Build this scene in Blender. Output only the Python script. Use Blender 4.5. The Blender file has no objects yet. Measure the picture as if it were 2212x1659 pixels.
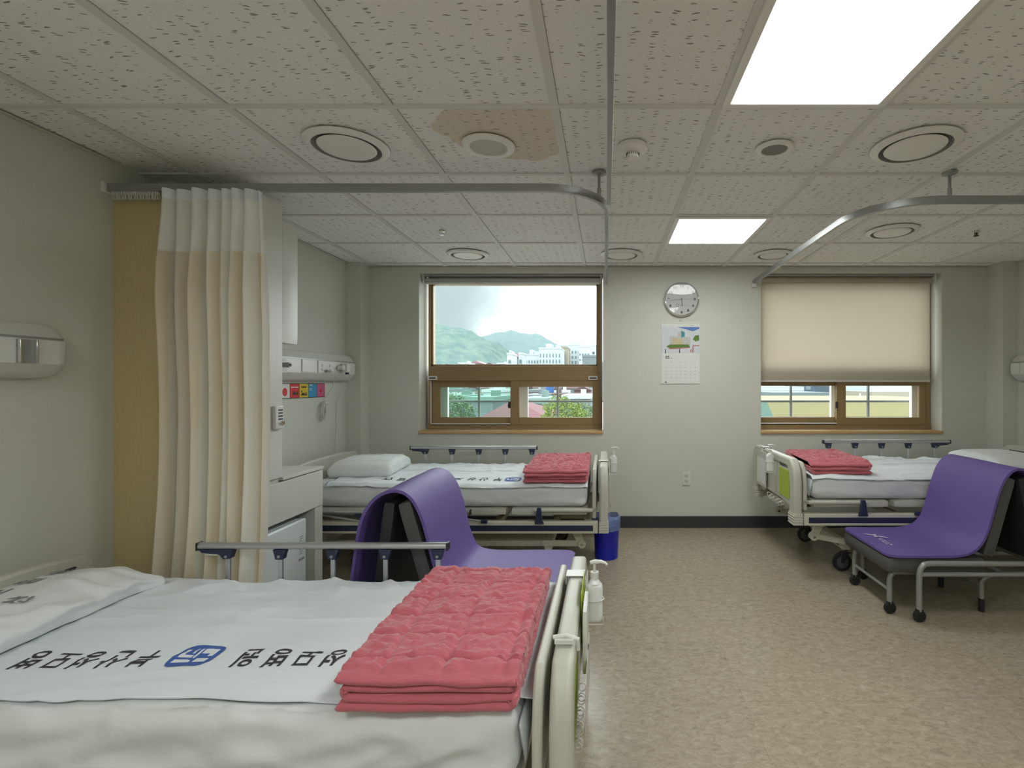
import bpy, bmesh, math, random
from mathutils import Vector, noise
random.seed(7)
PI = math.pi
SC = bpy.context.scene
COL = SC.collection
# ------------------------------------------------------------ camera
F = 1094.0
cam_d = bpy.data.cameras.new('camera')
cam = bpy.data.objects.new('camera', cam_d)
COL.objects.link(cam)
cam.location = (0, 0, 1.24)
cam.rotation_euler = (PI/2, 0, 0)
cam_d.sensor_fit = 'HORIZONTAL'
cam_d.sensor_width = 36
cam_d.lens = 36*F/2212
cam_d.shift_x = -204/2212
cam_d.shift_y = 0
cam_d.clip_start = .02
cam_d.clip_end = 3000
SC.camera = cam
# ------------------------------------------------------------ view
SC.view_settings.view_transform = 'Standard'
SC.view_settings.look = 'None'
SC.view_settings.gamma = 1
SC.view_settings.use_curve_mapping = False
SC.view_settings.exposure = 0.08
SC.cycles.max_bounces = 16
SC.cycles.diffuse_bounces = 10
SC.cycles.transparent_max_bounces = 16
SC.cycles.sample_clamp_indirect = 6
# ------------------------------------------------------------ world
PANEL = 18.0
SKY = 1.0
W = bpy.data.worlds.new('sky'); SC.world = W; W.use_nodes = True
nt = W.node_tree; nt.nodes.clear()
def wn(t, **k):
    n = nt.nodes.new(t)
    for a, b in k.items(): setattr(n, a, b)
    return n
tc = wn('ShaderNodeTexCoord')
sep = wn('ShaderNodeSeparateXYZ'); nt.links.new(tc.outputs['Generated'], sep.inputs[0])
ns = wn('ShaderNodeTexNoise'); ns.inputs['Scale'].default_value = 5; ns.inputs['Detail'].default_value = 5
nt.links.new(tc.outputs['Generated'], ns.inputs['Vector'])
dist = wn('ShaderNodeVectorMath', operation='DISTANCE')
nt.links.new(tc.outputs['Generated'], dist.inputs[0]); dist.inputs[1].default_value = (-.33, .93, .13)
ad = wn('ShaderNodeMath', operation='MULTIPLY_ADD'); nt.links.new(ns.outputs['Fac'], ad.inputs[0]); ad.inputs[1].default_value = -.28
nt.links.new(dist.outputs['Value'], ad.inputs[2])
mr = wn('ShaderNodeMapRange'); nt.links.new(ad.outputs[0], mr.inputs['Value'])
mr.inputs['From Min'].default_value = -.12; mr.inputs['From Max'].default_value = .16
pw = wn('ShaderNodeMath', operation='POWER'); nt.links.new(mr.outputs[0], pw.inputs[0]); pw.inputs[1].default_value = 3.0
mx = wn('ShaderNodeMix', data_type='RGBA'); nt.links.new(pw.outputs[0], mx.inputs['Factor'])
mx.inputs['A'].default_value = (.60, .74, .76, 1); mx.inputs['B'].default_value = (4.8, 5.1, 5.1, 1)
up = wn('ShaderNodeMapRange'); nt.links.new(sep.outputs['Z'], up.inputs['Value'])
up.inputs['From Min'].default_value = .25; up.inputs['From Max'].default_value = .8
up.inputs['To Min'].default_value = 1; up.inputs['To Max'].default_value = 2.2
ml = wn('ShaderNodeMath', operation='MULTIPLY'); nt.links.new(up.outputs[0], ml.inputs[0]); ml.inputs[1].default_value = SKY
bg = wn('ShaderNodeBackground'); nt.links.new(mx.outputs['Result'], bg.inputs[0]); nt.links.new(ml.outputs[0], bg.inputs[1])
wo = wn('ShaderNodeOutputWorld'); nt.links.new(bg.outputs[0], wo.inputs[0])
def portal(x0, x1, z0, z1, y):
    l = bpy.data.lights.new('window_portal', 'AREA'); l.shape = 'RECTANGLE'; l.size = x1-x0; l.size_y = z1-z0
    l.cycles.is_portal = True
    o = bpy.data.objects.new('window_portal', l); COL.objects.link(o)
    o.location = ((x0+x1)/2, y, (z0+z1)/2); o.rotation_euler = (-PI/2, 0, 0)
portal(-1.62, -.03, .82, 2.2, 4.76)
portal(1.33, 2.9, .82, 2.2, 4.76)

# ------------------------------------------------------------ materials
def lin(c):
    return tuple(((v/255)/12.92 if v/255 <= .04045 else ((v/255+.055)/1.055)**2.4) for v in c)
class N:
    """small node-tree helper"""
    def __init__(s, name):
        s.m = bpy.data.materials.new(name); s.m.use_nodes = True
        s.t = s.m.node_tree; s.b = s.t.nodes['Principled BSDF']; s.o = s.t.nodes['Material Output']
    def n(s, t, **k):
        n = s.t.nodes.new(t)
        for a, b in k.items():
            if a.startswith('i_'): n.inputs[a[2:].replace('_', ' ')].default_value = b
            else: setattr(n, a, b)
        return n
    def l(s, a, b): s.t.links.new(a, b)
def mat(name, col, rough=.5, metal=0, var=.0, vscale=8, bump=0, bscale=60, spec=.5, stretch=(1, 1, 1), coat=0, sheen=0, trans=0, alpha=1, emis=0, coord='Object', bdetail=3):
    h = N(name); b = h.b
    c = tuple(col[:3])
    b.inputs['Base Color'].default_value = (*c, 1); b.inputs['Roughness'].default_value = rough
    b.inputs['Metallic'].default_value = metal; b.inputs['Specular IOR Level'].default_value = spec
    b.inputs['Coat Weight'].default_value = coat; b.inputs['Sheen Weight'].default_value = sheen
    b.inputs['Transmission Weight'].default_value = trans
    if alpha < 1: b.inputs['Alpha'].default_value = alpha
    if emis: b.inputs['Emission Color'].default_value = (*c, 1); b.inputs['Emission Strength'].default_value = emis
    tcn = h.n('ShaderNodeTexCoord'); mp = h.n('ShaderNodeMapping'); mp.inputs['Scale'].default_value = stretch
    h.l(tcn.outputs[coord], mp.inputs[0])
    n1 = h.n('ShaderNodeTexNoise', i_Scale=vscale, i_Detail=4.0); h.l(mp.outputs[0], n1.inputs['Vector'])
    mxn = h.n('ShaderNodeMix', data_type='RGBA'); h.l(n1.outputs['Fac'], mxn.inputs['Factor'])
    v = max(var, .02)
    mxn.inputs['A'].default_value = (*[x*(1-v) for x in c], 1); mxn.inputs['B'].default_value = (*[min(1, x*(1+v)) for x in c], 1)
    h.l(mxn.outputs['Result'], b.inputs['Base Color'])
    if bump:
        n2 = h.n('ShaderNodeTexNoise', i_Scale=bscale, i_Detail=float(bdetail)); h.l(mp.outputs[0], n2.inputs['Vector'])
        bp = h.n('ShaderNodeBump', i_Strength=1.0, i_Distance=bump); h.l(n2.outputs['Fac'], bp.inputs['Height']); h.l(bp.outputs[0], b.inputs['Normal'])
    return h.m
M = {}
M['wall'] = mat('painted_wallpaper', (.605, .61, .55), .75, var=.04, vscale=3, bump=.0012, bscale=220)
M['wallside'] = M['wall']
M['base'] = mat('dark_vinyl_skirting', (.035, .035, .037), .4)
M['wood'] = mat('brown_window_frame', (.285, .188, .085), .42, var=.22, vscale=10, stretch=(1, 1, 14), bump=.0002, bscale=80)
M['woodh'] = mat('brown_window_frame_long_grain', (.285, .188, .082), .42, var=.22, vscale=10, stretch=(1, 14, 14))
M['sill'] = mat('honey_wood_sill', (.55, .35, .15), .38, var=.2, vscale=8, stretch=(1, 12, 12))
M['olive'] = mat('straw_wood_laminate', (.52, .42, .225), .5, var=.16, vscale=30, stretch=(8, 8, .4))
M['white'] = mat('white_laminate', (.62, .62, .58), .4, var=.02)
M['offw'] = mat('cream_bed_plastic', (.50, .495, .43), .38, var=.02)
M['cream'] = mat('cream_painted_steel', (.56, .545, .45), .35, var=.02)
M['navy'] = mat('navy_plastic', (.018, .024, .06), .45)
M['alu'] = mat('brushed_aluminium', (.50, .51, .52), .38, metal=.75, var=.05, stretch=(1, 40, 40), vscale=20)
M['alud'] = mat('rail_aluminium', (.36, .37, .37), .34, metal=.7, var=.04)
M['chrome'] = mat('chrome', (.75, .75, .75), .12, metal=1)
M['steel'] = mat('grey_painted_tube', (.30, .31, .30), .33, metal=.35, var=.03)
M['black'] = mat('black_rubber', (.012, .012, .013), .5)
M['blackp'] = mat('black_plastic', (.02, .02, .022), .35)
M['sheet'] = mat('white_cotton_sheet', (.64, .665, .665), .8, var=.02, bump=.006, bscale=11, stretch=(1, 2.2, 1), sheen=.15, bdetail=6)
M['draw'] = mat('white_cotton_draw_sheet', (.68, .72, .755), .85, var=.02, bump=.004, bscale=10, stretch=(1, 2.6, 1), sheen=.15, bdetail=6)
M['hem'] = mat('blue_sheet_hem', (.10, .12, .28), .8)
M['pillow'] = mat('white_pillow_cotton', (.68, .71, .71), .85, var=.02, bump=.0025, bscale=12, stretch=(2, 1.2, 1), sheen=.15, bdetail=6)
M['ink'] = mat('black_print_ink', (.035, .035, .04), .8)
M['inkg'] = mat('faded_grey_ink', (.22, .22, .23), .8)
M['inkb'] = mat('blue_print_ink', (.05, .11, .36), .8)
M['quilt'] = mat('coral_pink_quilt', (.50, .118, .145), .85, var=.10, vscale=7, bump=.006, bscale=26, stretch=(1, 2.6, 1), sheen=.3, bdetail=5)
M['purple'] = mat('purple_foam_mat', (.125, .080, .29), .55, var=.05, vscale=5, bump=.0006, bscale=300)
M['greyf'] = mat('charcoal_grey_vinyl', (.075, .075, .07), .55, var=.08, bump=.0005, bscale=200)
M['blackf'] = mat('black_vinyl', (.02, .02, .02), .5, bump=.0005, bscale=200)
M['green'] = mat('lime_green_panel', (.36, .48, .02), .45, var=.04)
M['blue'] = mat('blue_bin_plastic', (.010, .015, .42), .35, var=.05)
M['bag'] = mat('translucent_bin_liner', (.25, .33, .62), .35, alpha=.55, var=.1, bump=.004, bscale=30)
M['bottle'] = mat('milky_bottle', (.72, .74, .72), .3, var=.02)
M['paper'] = mat('paper_white', (.70, .70, .68), .7)
M['papergr'] = mat('grey_print', (.30, .30, .30), .7)
M['red'] = mat('red_print', (.62, .035, .04), .6)
M['yellow'] = mat('yellow_print', (.70, .50, .02), .6)
M['cyan'] = mat('blue_print', (.04, .30, .55), .6)
M['pink'] = mat('pink_print', (.55, .10, .22), .6)
M['plast'] = mat('white_plastic', (.66, .66, .63), .35)
M['plastd'] = mat('mottled_grille_grey', (.25, .25, .25), .6, var=.3, vscale=300)  # grey with fine random mottling
M['gap'] = mat('dark_vent_gap', (.05, .05, .048), .7)
M['ventin'] = mat('grey_vent_collar', (.22, .22, .21), .6)
M['fridge'] = mat('white_fridge_enamel', (.70, .76, .77), .3, var=.02)
M['cornice'] = mat('ceiling_edge_trim', (.55, .54, .50), .6)
# ceiling tile
def ceil_mat():
    h = N('mineral_fibre_ceiling_tile'); b = h.b; b.inputs['Roughness'].default_value = .9; b.inputs['Specular IOR Level'].default_value = .1
    tcn = h.n('ShaderNodeTexCoord'); 
    nz = h.n('ShaderNodeTexNoise', i_Scale=14.0, i_Detail=2.0); h.l(tcn.outputs['Object'], nz.inputs['Vector'])
    wa = h.n('ShaderNodeVectorMath', operation='MULTIPLY_ADD'); h.l(nz.outputs['Color'], wa.inputs[0]); wa.inputs[1].default_value = (.03, .034, 0); h.l(tcn.outputs['Object'], wa.inputs[2])
    mp = h.n('ShaderNodeMapping'); mp.inputs['Scale'].default_value = (19, 92, 1); h.l(wa.outputs[0], mp.inputs[0])
    vo = h.n('ShaderNodeTexVoronoi', voronoi_dimensions='2D', i_Scale=1.0, i_Randomness=1.0); h.l(mp.outputs[0], vo.inputs['Vector'])
    sx = h.n('ShaderNodeSeparateColor'); h.l(vo.outputs['Color'], sx.inputs[0])
    th = h.n('ShaderNodeMath', operation='MULTIPLY_ADD'); h.l(sx.outputs[0], th.inputs[0]); th.inputs[1].default_value = .40; th.inputs[2].default_value = -.145
    df = h.n('ShaderNodeMath', operation='SUBTRACT'); h.l(th.outputs[0], df.inputs[0]); h.l(vo.outputs['Distance'], df.inputs[1])
    r = h.n('ShaderNodeMapRange'); h.l(df.outputs[0], r.inputs[0]); r.inputs['From Min'].default_value = 0.0; r.inputs['From Max'].default_value = .05
    # pores
    vo2 = h.n('ShaderNodeTexVoronoi', voronoi_dimensions='2D', i_Scale=230.0); h.l(tcn.outputs['Object'], vo2.inputs['Vector'])
    r2 = h.n('ShaderNodeMapRange'); h.l(vo2.outputs['Distance'], r2.inputs[0]); r2.inputs['From Min'].default_value = .12; r2.inputs['From Max'].default_value = .2
    r2.inputs['To Min'].default_value = .25; r2.inputs['To Max'].default_value = 0
    mm = h.n('ShaderNodeMath', operation='MAXIMUM'); h.l(r.outputs[0], mm.inputs[0]); h.l(r2.outputs[0], mm.inputs[1])
    # water stain on one tile (old brown ring with a shape of its own)
    sp = h.n('ShaderNodeSeparateXYZ'); h.l(tcn.outputs['Object'], sp.inputs[0])
    d = h.n('ShaderNodeVectorMath', operation='DISTANCE'); h.l(tcn.outputs['Object'], d.inputs[0]); d.inputs[1].default_value = (-.36, 1.98, 2.25)
    nz2 = h.n('ShaderNodeTexNoise', i_Scale=6.0); h.l(tcn.outputs['Object'], nz2.inputs['Vector'])
    dd = h.n('ShaderNodeMath', operation='MULTIPLY_ADD'); h.l(nz2.outputs['Fac'], dd.inputs[0]); dd.inputs[1].default_value = .18; h.l(d.outputs['Value'], dd.inputs[2])
    st = h.n('ShaderNodeMapRange'); h.l(dd.outputs[0], st.inputs[0]); st.inputs['From Min'].default_value = .392; st.inputs['From Max'].default_value = .40; st.inputs['To Min'].default_value = 1; st.inputs['To Max'].default_value = 0
    def rng(out, a, bb):
        g = h.n('ShaderNodeMath', operation='GREATER_THAN'); h.l(out, g.inputs[0]); g.inputs[1].default_value = a
        l_ = h.n('ShaderNodeMath', operation='LESS_THAN'); h.l(out, l_.inputs[0]); l_.inputs[1].default_value = bb
        m_ = h.n('ShaderNodeMath', operation='MULTIPLY'); h.l(g.outputs[0], m_.inputs[0]); h.l(l_.outputs[0], m_.inputs[1]); return m_
    a1 = rng(sp.outputs[0], -.79, -.19); a2 = rng(sp.outputs[1], 1.85, 2.45)
    m1 = h.n('ShaderNodeMath', operation='MULTIPLY'); h.l(a1.outputs[0], m1.inputs[0]); h.l(a2.outputs[0], m1.inputs[1])
    m2 = h.n('ShaderNodeMath', operation='MULTIPLY'); h.l(m1.outputs[0], m2.inputs[0]); h.l(st.outputs[0], m2.inputs[1])
    cm = h.n('ShaderNodeMix', data_type='RGBA'); h.l(m2.outputs[0], cm.inputs['Factor'])
    cm.inputs['A'].default_value = (.865, .87, .86, 1); cm.inputs['B'].default_value = (.74, .68, .57, 1)
    c2 = h.n('ShaderNodeMix', data_type='RGBA'); h.l(mm.outputs[0], c2.inputs['Factor']); h.l(cm.outputs['Result'], c2.inputs['A']); c2.inputs['B'].default_value = (.30, .29, .27, 1)
    h.l(c2.outputs['Result'], b.inputs['Base Color'])
    bp = h.n('ShaderNodeBump', i_Strength=.6, i_Distance=.002, invert=True); h.l(mm.outputs[0], bp.inputs['Height']); h.l(bp.outputs[0], b.inputs['Normal'])
    return h.m
M['notice'] = mat('pale_pink_notice', (.60, .54, .53), .6)
M['face'] = mat('silver_clock_dial', (.50, .50, .49), .5)
M['ceil'] = ceil_mat()
M['rollgrey'] = mat('grey_white_rolled_fabric', (.46, .45, .44), .7)
M['vent'] = mat('white_enamel_ceiling_fitting', (.84, .84, .81), .4)
M['tbar'] = mat('painted_ceiling_bar', (.70, .70, .68), .55)
def floor_mat():
    h = N('marbled_beige_vinyl'); b = h.b
    tcn = h.n('ShaderNodeTexCoord')
    mp = h.n('ShaderNodeMapping'); mp.inputs['Scale'].default_value = (1, 1.7, 1); h.l(tcn.outputs['Object'], mp.inputs[0])
    n1 = h.n('ShaderNodeTexNoise', i_Scale=26.0, i_Detail=9.0, i_Roughness=.78, i_Distortion=.9); h.l(mp.outputs[0], n1.inputs['Vector'])
    cr = h.n('ShaderNodeValToRGB'); h.l(n1.outputs['Fac'], cr.inputs[0])
    e = cr.color_ramp.elements
    e[0].position = .36; e[0].color = (.26, .22, .16, 1); e[1].position = .66; e[1].color = (.43, .38, .30, 1)
    x = e.new(.47); x.color = (.335, .28, .205, 1); x = e.new(.56); x.color = (.385, .325, .24, 1)
    n3 = h.n('ShaderNodeTexNoise', i_Scale=1.3, i_Detail=2.0); h.l(tcn.outputs['Object'], n3.inputs['Vector'])
    # seams of the sheet tiles
    br = h.n('ShaderNodeTexBrick', offset=.5, squash=1.0); br.inputs['Scale'].default_value = 1.0
    br.inputs['Brick Width'].default_value = .9; br.inputs['Row Height'].default_value = .9; br.inputs['Mortar Size'].default_value = .0012; br.inputs['Mortar Smooth'].default_value = 0
    mp2 = h.n('ShaderNodeMapping'); mp2.inputs['Location'].default_value = (.18, .36, 0); mp2.inputs['Rotation'].default_value = (0, 0, PI/2); h.l(tcn.outputs['Object'], mp2.inputs[0]); h.l(mp2.outputs[0], br.inputs['Vector'])
    br.inputs['Color1'].default_value = (.96, .96, .96, 1); br.inputs['Color2'].default_value = (1, 1, 1, 1); br.inputs['Mortar'].default_value = (.82, .80, .78, 1)
    mu = h.n('ShaderNodeMix', data_type='RGBA', blend_type='MULTIPLY', i_Factor=1.0); h.l(cr.outputs[0], mu.inputs['A']); h.l(br.outputs['Color'], mu.inputs['B'])
    h.l(mu.outputs['Result'], b.inputs['Base Color'])
    rr = h.n('ShaderNodeMapRange'); h.l(n3.outputs['Fac'], rr.inputs[0]); rr.inputs['To Min'].default_value = .20; rr.inputs['To Max'].default_value = .30
    h.l(rr.outputs[0], b.inputs['Roughness'])
    bp = h.n('ShaderNodeBump', i_Strength=.25, i_Distance=.0008); h.l(n1.outputs['Fac'], bp.inputs['Height']); h.l(bp.outputs[0], b.inputs['Normal'])
    return h.m
M['floor'] = floor_mat()
def emit_mat(name, col, s):
    h = N(name); e = h.n('ShaderNodeEmission'); e.inputs[0].default_value = (*col, 1); e.inputs[1].default_value = s
    h.l(e.outputs[0], h.o.inputs['Surface']); return h.m
M['panel'] = emit_mat('lit_led_diffuser', (.96, 1, .965), PANEL)
def glass_mat(name, tint, refl):
    h = N(name); t = h.n('ShaderNodeBsdfTransparent'); t.inputs[0].default_value = (*tint, 1)
    g = h.n('ShaderNodeBsdfGlossy'); g.inputs['Roughness'].default_value = .02
    m = h.n('ShaderNodeMixShader'); lw = h.n('ShaderNodeFresnel', i_IOR=1.45)
    mu = h.n('ShaderNodeMath', operation='MULTIPLY'); mu.inputs[1].default_value = refl; h.l(lw.outputs[0], mu.inputs[0]); h.l(mu.outputs[0], m.inputs[0])
    h.l(t.outputs[0], m.inputs[1]); h.l(g.outputs[0], m.inputs[2]); h.l(m.outputs[0], h.o.inputs['Surface']); return h.m
M['glass'] = glass_mat('clear_window_glass', (.96, .98, .98), .6)
M['glassg'] = glass_mat('green_tinted_double_glass', (.80, .93, .89), 1.6)
M['clockglass'] = glass_mat('clock_glass', (.98, .98, .98), .9)
def cloth_mat(name, kind):
    h = N(name); b = h.b; b.inputs['Roughness'].default_value = .85
    uv = h.n('ShaderNodeUVMap'); 
    d = h.b
    if kind == 'curtain':
        sp = h.n('ShaderNodeSeparateXYZ'); h.l(uv.outputs[0], sp.inputs[0])
        br = h.n('ShaderNodeTexBrick', offset=.5, offset_frequency=2); br.inputs['Scale'].default_value = 1
        br.inputs['Brick Width'].default_value = .30; br.inputs['Row Height'].default_value = .085; br.inputs['Mortar Size'].default_value = 0
        mp = h.n('ShaderNodeMapping'); mp.inputs['Rotation'].default_value = (0, 0, PI/2); h.l(uv.outputs[0], mp.inputs[0]); h.l(mp.outputs[0], br.inputs['Vector'])
        br.inputs['Color1'].default_value = (.82, .72, .54, 1); br.inputs['Color2'].default_value = (.84, .82, .76, 1)
        # alternate columns
        fr = h.n('ShaderNodeMath', operation='PINGPONG'); h.l(sp.outputs[0], fr.inputs[0]); fr.inputs[1].default_value = .085
        gt = h.n('ShaderNodeMath', operation='GREATER_THAN'); h.l(fr.outputs[0], gt.inputs[0]); gt.inputs[1].default_value = .045
        mxn = h.n('ShaderNodeMix', data_type='RGBA', i_Factor=.3); h.l(gt.outputs[0], mxn.inputs['Factor'])
        mxn.inputs['A'].default_value = (.76, .665, .50, 1); mxn.inputs['B'].default_value = (.76, .76, .71, 1)
        m2 = h.n('ShaderNodeMix', data_type='RGBA', i_Factor=.35); h.l(mxn.outputs['Result'], m2.inputs['A']); h.l(br.outputs['Color'], m2.inputs['B'])
        h.l(m2.outputs['Result'], b.inputs['Base Color']); col = m2.outputs['Result']
        tr = h.n('ShaderNodeBsdfTranslucent'); h.l(col, tr.inputs[0]); ms = h.n('ShaderNodeMixShader'); ms.inputs[0].default_value = .32
        h.l(b.outputs[0], ms.inputs[1]); h.l(tr.outputs[0], ms.inputs[2]); h.l(ms.outputs[0], h.o.inputs['Surface'])
    elif kind == 'net':
        b.inputs['Base Color'].default_value = (.80, .79, .75, 1)
        mp = h.n('ShaderNodeMapping'); mp.inputs['Scale'].default_value = (160, 160, 1); h.l(uv.outputs[0], mp.inputs[0])
        ch = h.n('ShaderNodeTexChecker', i_Scale=1.0); h.l(mp.outputs[0], ch.inputs[0])
        mu = h.n('ShaderNodeMath', operation='MULTIPLY'); h.l(ch.outputs['Fac'], mu.inputs[0]); mu.inputs[1].default_value = .5
        t = h.n('ShaderNodeBsdfTransparent'); ms = h.n('ShaderNodeMixShader'); ms.inputs[0].default_value = .22; h.l(b.outputs[0], ms.inputs[1]); h.l(t.outputs[0], ms.inputs[2]); h.l(ms.outputs[0], h.o.inputs['Surface'])
    elif kind == 'blind':
        n1 = h.n('ShaderNodeTexNoise', i_Scale=400.0); h.l(h.n('ShaderNodeTexCoord').outputs['Object'], n1.inputs['Vector'])
        mxn = h.n('ShaderNodeMix', data_type='RGBA'); h.l(n1.outputs['Fac'], mxn.inputs['Factor'])
        mxn.inputs['A'].default_value = (.62, .56, .46, 1); mxn.inputs['B'].default_value = (.68, .62, .52, 1)
        h.l(mxn.outputs['Result'], b.inputs['Base Color'])
        tr = h.n('ShaderNodeBsdfTranslucent'); tr.inputs[0].default_value = (.42, .36, .265, 1)
        ms = h.n('ShaderNodeMixShader'); ms.inputs[0].default_value = .42
        h.l(b.outputs[0], ms.inputs[1]); h.l(tr.outputs[0], ms.inputs[2]); h.l(ms.outputs[0], h.o.inputs['Surface'])
    return h.m
M['curtain'] = cloth_mat('cream_striped_curtain', 'curtain')
M['net'] = cloth_mat('white_net_heading', 'net')
M['blind'] = cloth_mat('cream_blind_fabric', 'blind')

# ------------------------------------------------------------ mesh builder
ORG = {}
class MB:
    def __init__(s, xf=None):
        s.v = []; s.f = []; s.uv = None; s.xf = xf
    def add(s, vs, fs):
        n = len(s.v); s.v += [tuple(p) for p in vs]; s.f += [tuple(i+n for i in f) for f in fs]; return s
    def box(s, x0, x1, y0, y1, z0, z1):
        return s.add([(x0, y0, z0), (x1, y0, z0), (x1, y1, z0), (x0, y1, z0), (x0, y0, z1), (x1, y0, z1), (x1, y1, z1), (x0, y1, z1)],
                     [(0, 3, 2, 1), (4, 5, 6, 7), (0, 1, 5, 4), (1, 2, 6, 5), (2, 3, 7, 6), (3, 0, 4, 7)])
    def tube(s, pts, r, n=10, closed=False, prof=None, cap=True, upv=None):
        """sweep a round (or given 2D) profile along a path"""
        P = [Vector(p) for p in pts]; m = len(P)
        if prof is None: prof = [(math.cos(2*PI*k/n), math.sin(2*PI*k/n)) for k in range(n)]; sc = True
        else: n = len(prof); sc = False
        base = len(s.v); up0 = None
        for i, p in enumerate(P):
            if closed: d = P[(i+1) % m]-P[i-1]
            else: d = P[min(i+1, m-1)]-P[max(i-1, 0)]
            d.normalize()
            if upv is not None: u = Vector(upv)
            elif up0 is None: u = Vector((0, 0, 1)) if abs(d.z) < .9 else Vector((1, 0, 0))
            else: u = up0
            a = d.cross(u); a.normalize(); u = a.cross(d); u.normalize(); up0 = u
            rr = r[i] if isinstance(r, (list, tuple)) else r
            for (c, e) in prof:
                q = p+(a*c+u*e)*(rr if sc else 1); s.v.append(tuple(q))
        for i in range(m if closed else m-1):
            j = (i+1) % m
            for k in range(n):
                s.f.append((base+i*n+k, base+i*n+(k+1) % n, base+j*n+(k+1) % n, base+j*n+k))
        if not closed and cap:
            s.f.append(tuple(base+k for k in range(n))[::-1]); s.f.append(tuple(base+(m-1)*n+k for k in range(n)))
        return s
    def cyl(s, p0, p1, r, n=16, r2=None): return s.tube([p0, p1], [r, r if r2 is None else r2], n)
    def prism(s, pts, ax, a0, a1):
        """extrude 2D polygon; ax = axis of extrusion"""
        def w(p, a): return {'x': (a, p[0], p[1]), 'y': (p[0], a, p[1]), 'z': (p[0], p[1], a)}[ax]
        n = len(pts)
        return s.add([w(p, a0) for p in pts]+[w(p, a1) for p in pts],
                     [tuple(range(n)), tuple(range(2*n-1, n-1, -1))]+[(k, (k+1) % n, (k+1) % n+n, k+n) for k in range(n)])
    def lathe(s, c, prof, n=32, ax='z', cap=True):
        base = len(s.v)
        for (r, h) in prof:
            for k in range(n):
                a = 2*PI*k/n; x, y = r*math.cos(a), r*math.sin(a)
                p = {'z': (x, y, h), 'y': (x, h, y), 'x': (h, x, y)}[ax]
                s.v.append((c[0]+p[0], c[1]+p[1], c[2]+p[2]))
        for i in range(len(prof)-1):
            for k in range(n):
                s.f.append((base+i*n+k, base+i*n+(k+1) % n, base+(i+1)*n+(k+1) % n, base+(i+1)*n+k))
        if cap:
            s.f.append(tuple(base+k for k in range(n))); s.f.append(tuple(base+(len(prof)-1)*n+k for k in range(n)))
        return s
    def rbox(s, c, size, r, step, disp=None):
        hx, hy, hz = [v/2 for v in size]; r = min(r, hx, hy, hz)
        cnt = [max(2, int(round(2*h/step))) for h in (hx, hy, hz)]
        idx = {}; base = len(s.v); H = (hx, hy, hz)
        def ax(k, i):
            # spacing refined near the rounded edges
            t = i/cnt[k]; return -H[k]+2*H[k]*t
        def vert(key):
            if key in idx: return idx[key]
            p = Vector((ax(0, key[0]), ax(1, key[1]), ax(2, key[2])))
            q = Vector([max(-H[k]+r, min(H[k]-r, p[k])) for k in range(3)])
            d = p-q; 
            nrm = d.normalized() if d.length > 1e-9 else Vector((0, 0, 1))
            o = q+nrm*r
            o = o+Vector(c)
            if disp: o = disp(o, nrm)
            s.v.append(tuple(o)); idx[key] = len(s.v)-1; return idx[key]
        nx, ny, nz = cnt
        for k in (0, nz):
            for i in range(nx):
                for j in range(ny): s.f.append((vert((i, j, k)), vert((i+1, j, k)), vert((i+1, j+1, k)), vert((i, j+1, k))))
        for j in (0, ny):
            for i in range(nx):
                for k in range(nz): s.f.append((vert((i, j, k)), vert((i+1, j, k)), vert((i+1, j, k+1)), vert((i, j, k+1))))
        for i in (0, nx):
            for j in range(ny):
                for k in range(nz): s.f.append((vert((i, j, k)), vert((i, j+1, k)), vert((i, j+1, k+1)), vert((i, j, k+1))))
        return s
    def build(s, name, m, parent=None, angle=35, bevel=0, seg=2, kind=None, flat=False, recalc=True):
        vs = s.v
        if s.xf: vs = [s.xf(p) for p in vs]
        if parent is not None: ref = Vector(ORG[parent.name])
        else:
            xs, ys, zs = zip(*vs); ref = Vector(((min(xs)+max(xs))/2, (min(ys)+max(ys))/2, min(zs)))
        me = bpy.data.meshes.new(name)
        me.from_pydata([(x-ref.x, y-ref.y, z-ref.z) for x, y, z in vs], [], s.f)
        if s.uv:
            ul = me.uv_layers.new(name='UVMap')
            for lp in me.loops: ul.data[lp.index].uv = s.uv[lp.vertex_index]
        if recalc:
            bm = bmesh.new(); bm.from_mesh(me); bmesh.ops.recalc_face_normals(bm, faces=bm.faces); bm.to_mesh(me); bm.free()
        me.materials.append(M[m] if isinstance(m, str) else m)
        o = bpy.data.objects.new(name, me); COL.objects.link(o)
        if parent is not None: o.parent = parent
        if parent is None: o.location = ref
        ORG[o.name] = tuple(ref)
        if not flat:
            me.shade_smooth(); me.set_sharp_from_angle(angle=math.radians(angle))
        if bevel:
            b = o.modifiers.new('soft_edges', 'BEVEL'); b.width = bevel; b.segments = seg; b.limit_method = 'ANGLE'; b.angle_limit = math.radians(40); b.harden_normals = False
        if kind: o['kind'] = kind
        return o
def thing(name, loc, label, cat, group=None, kind=None):
    o = bpy.data.objects.new(name, None); COL.objects.link(o); o.location = loc; ORG[o.name] = tuple(loc); o.empty_display_size = .05
    if kind: o['kind'] = kind
    else:
        o['label'] = label; o['category'] = cat
    if group: o['group'] = group
    return o
def tag(o, label, cat, group=None):
    o['label'] = label; o['category'] = cat
    if group: o['group'] = group
    return o
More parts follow.
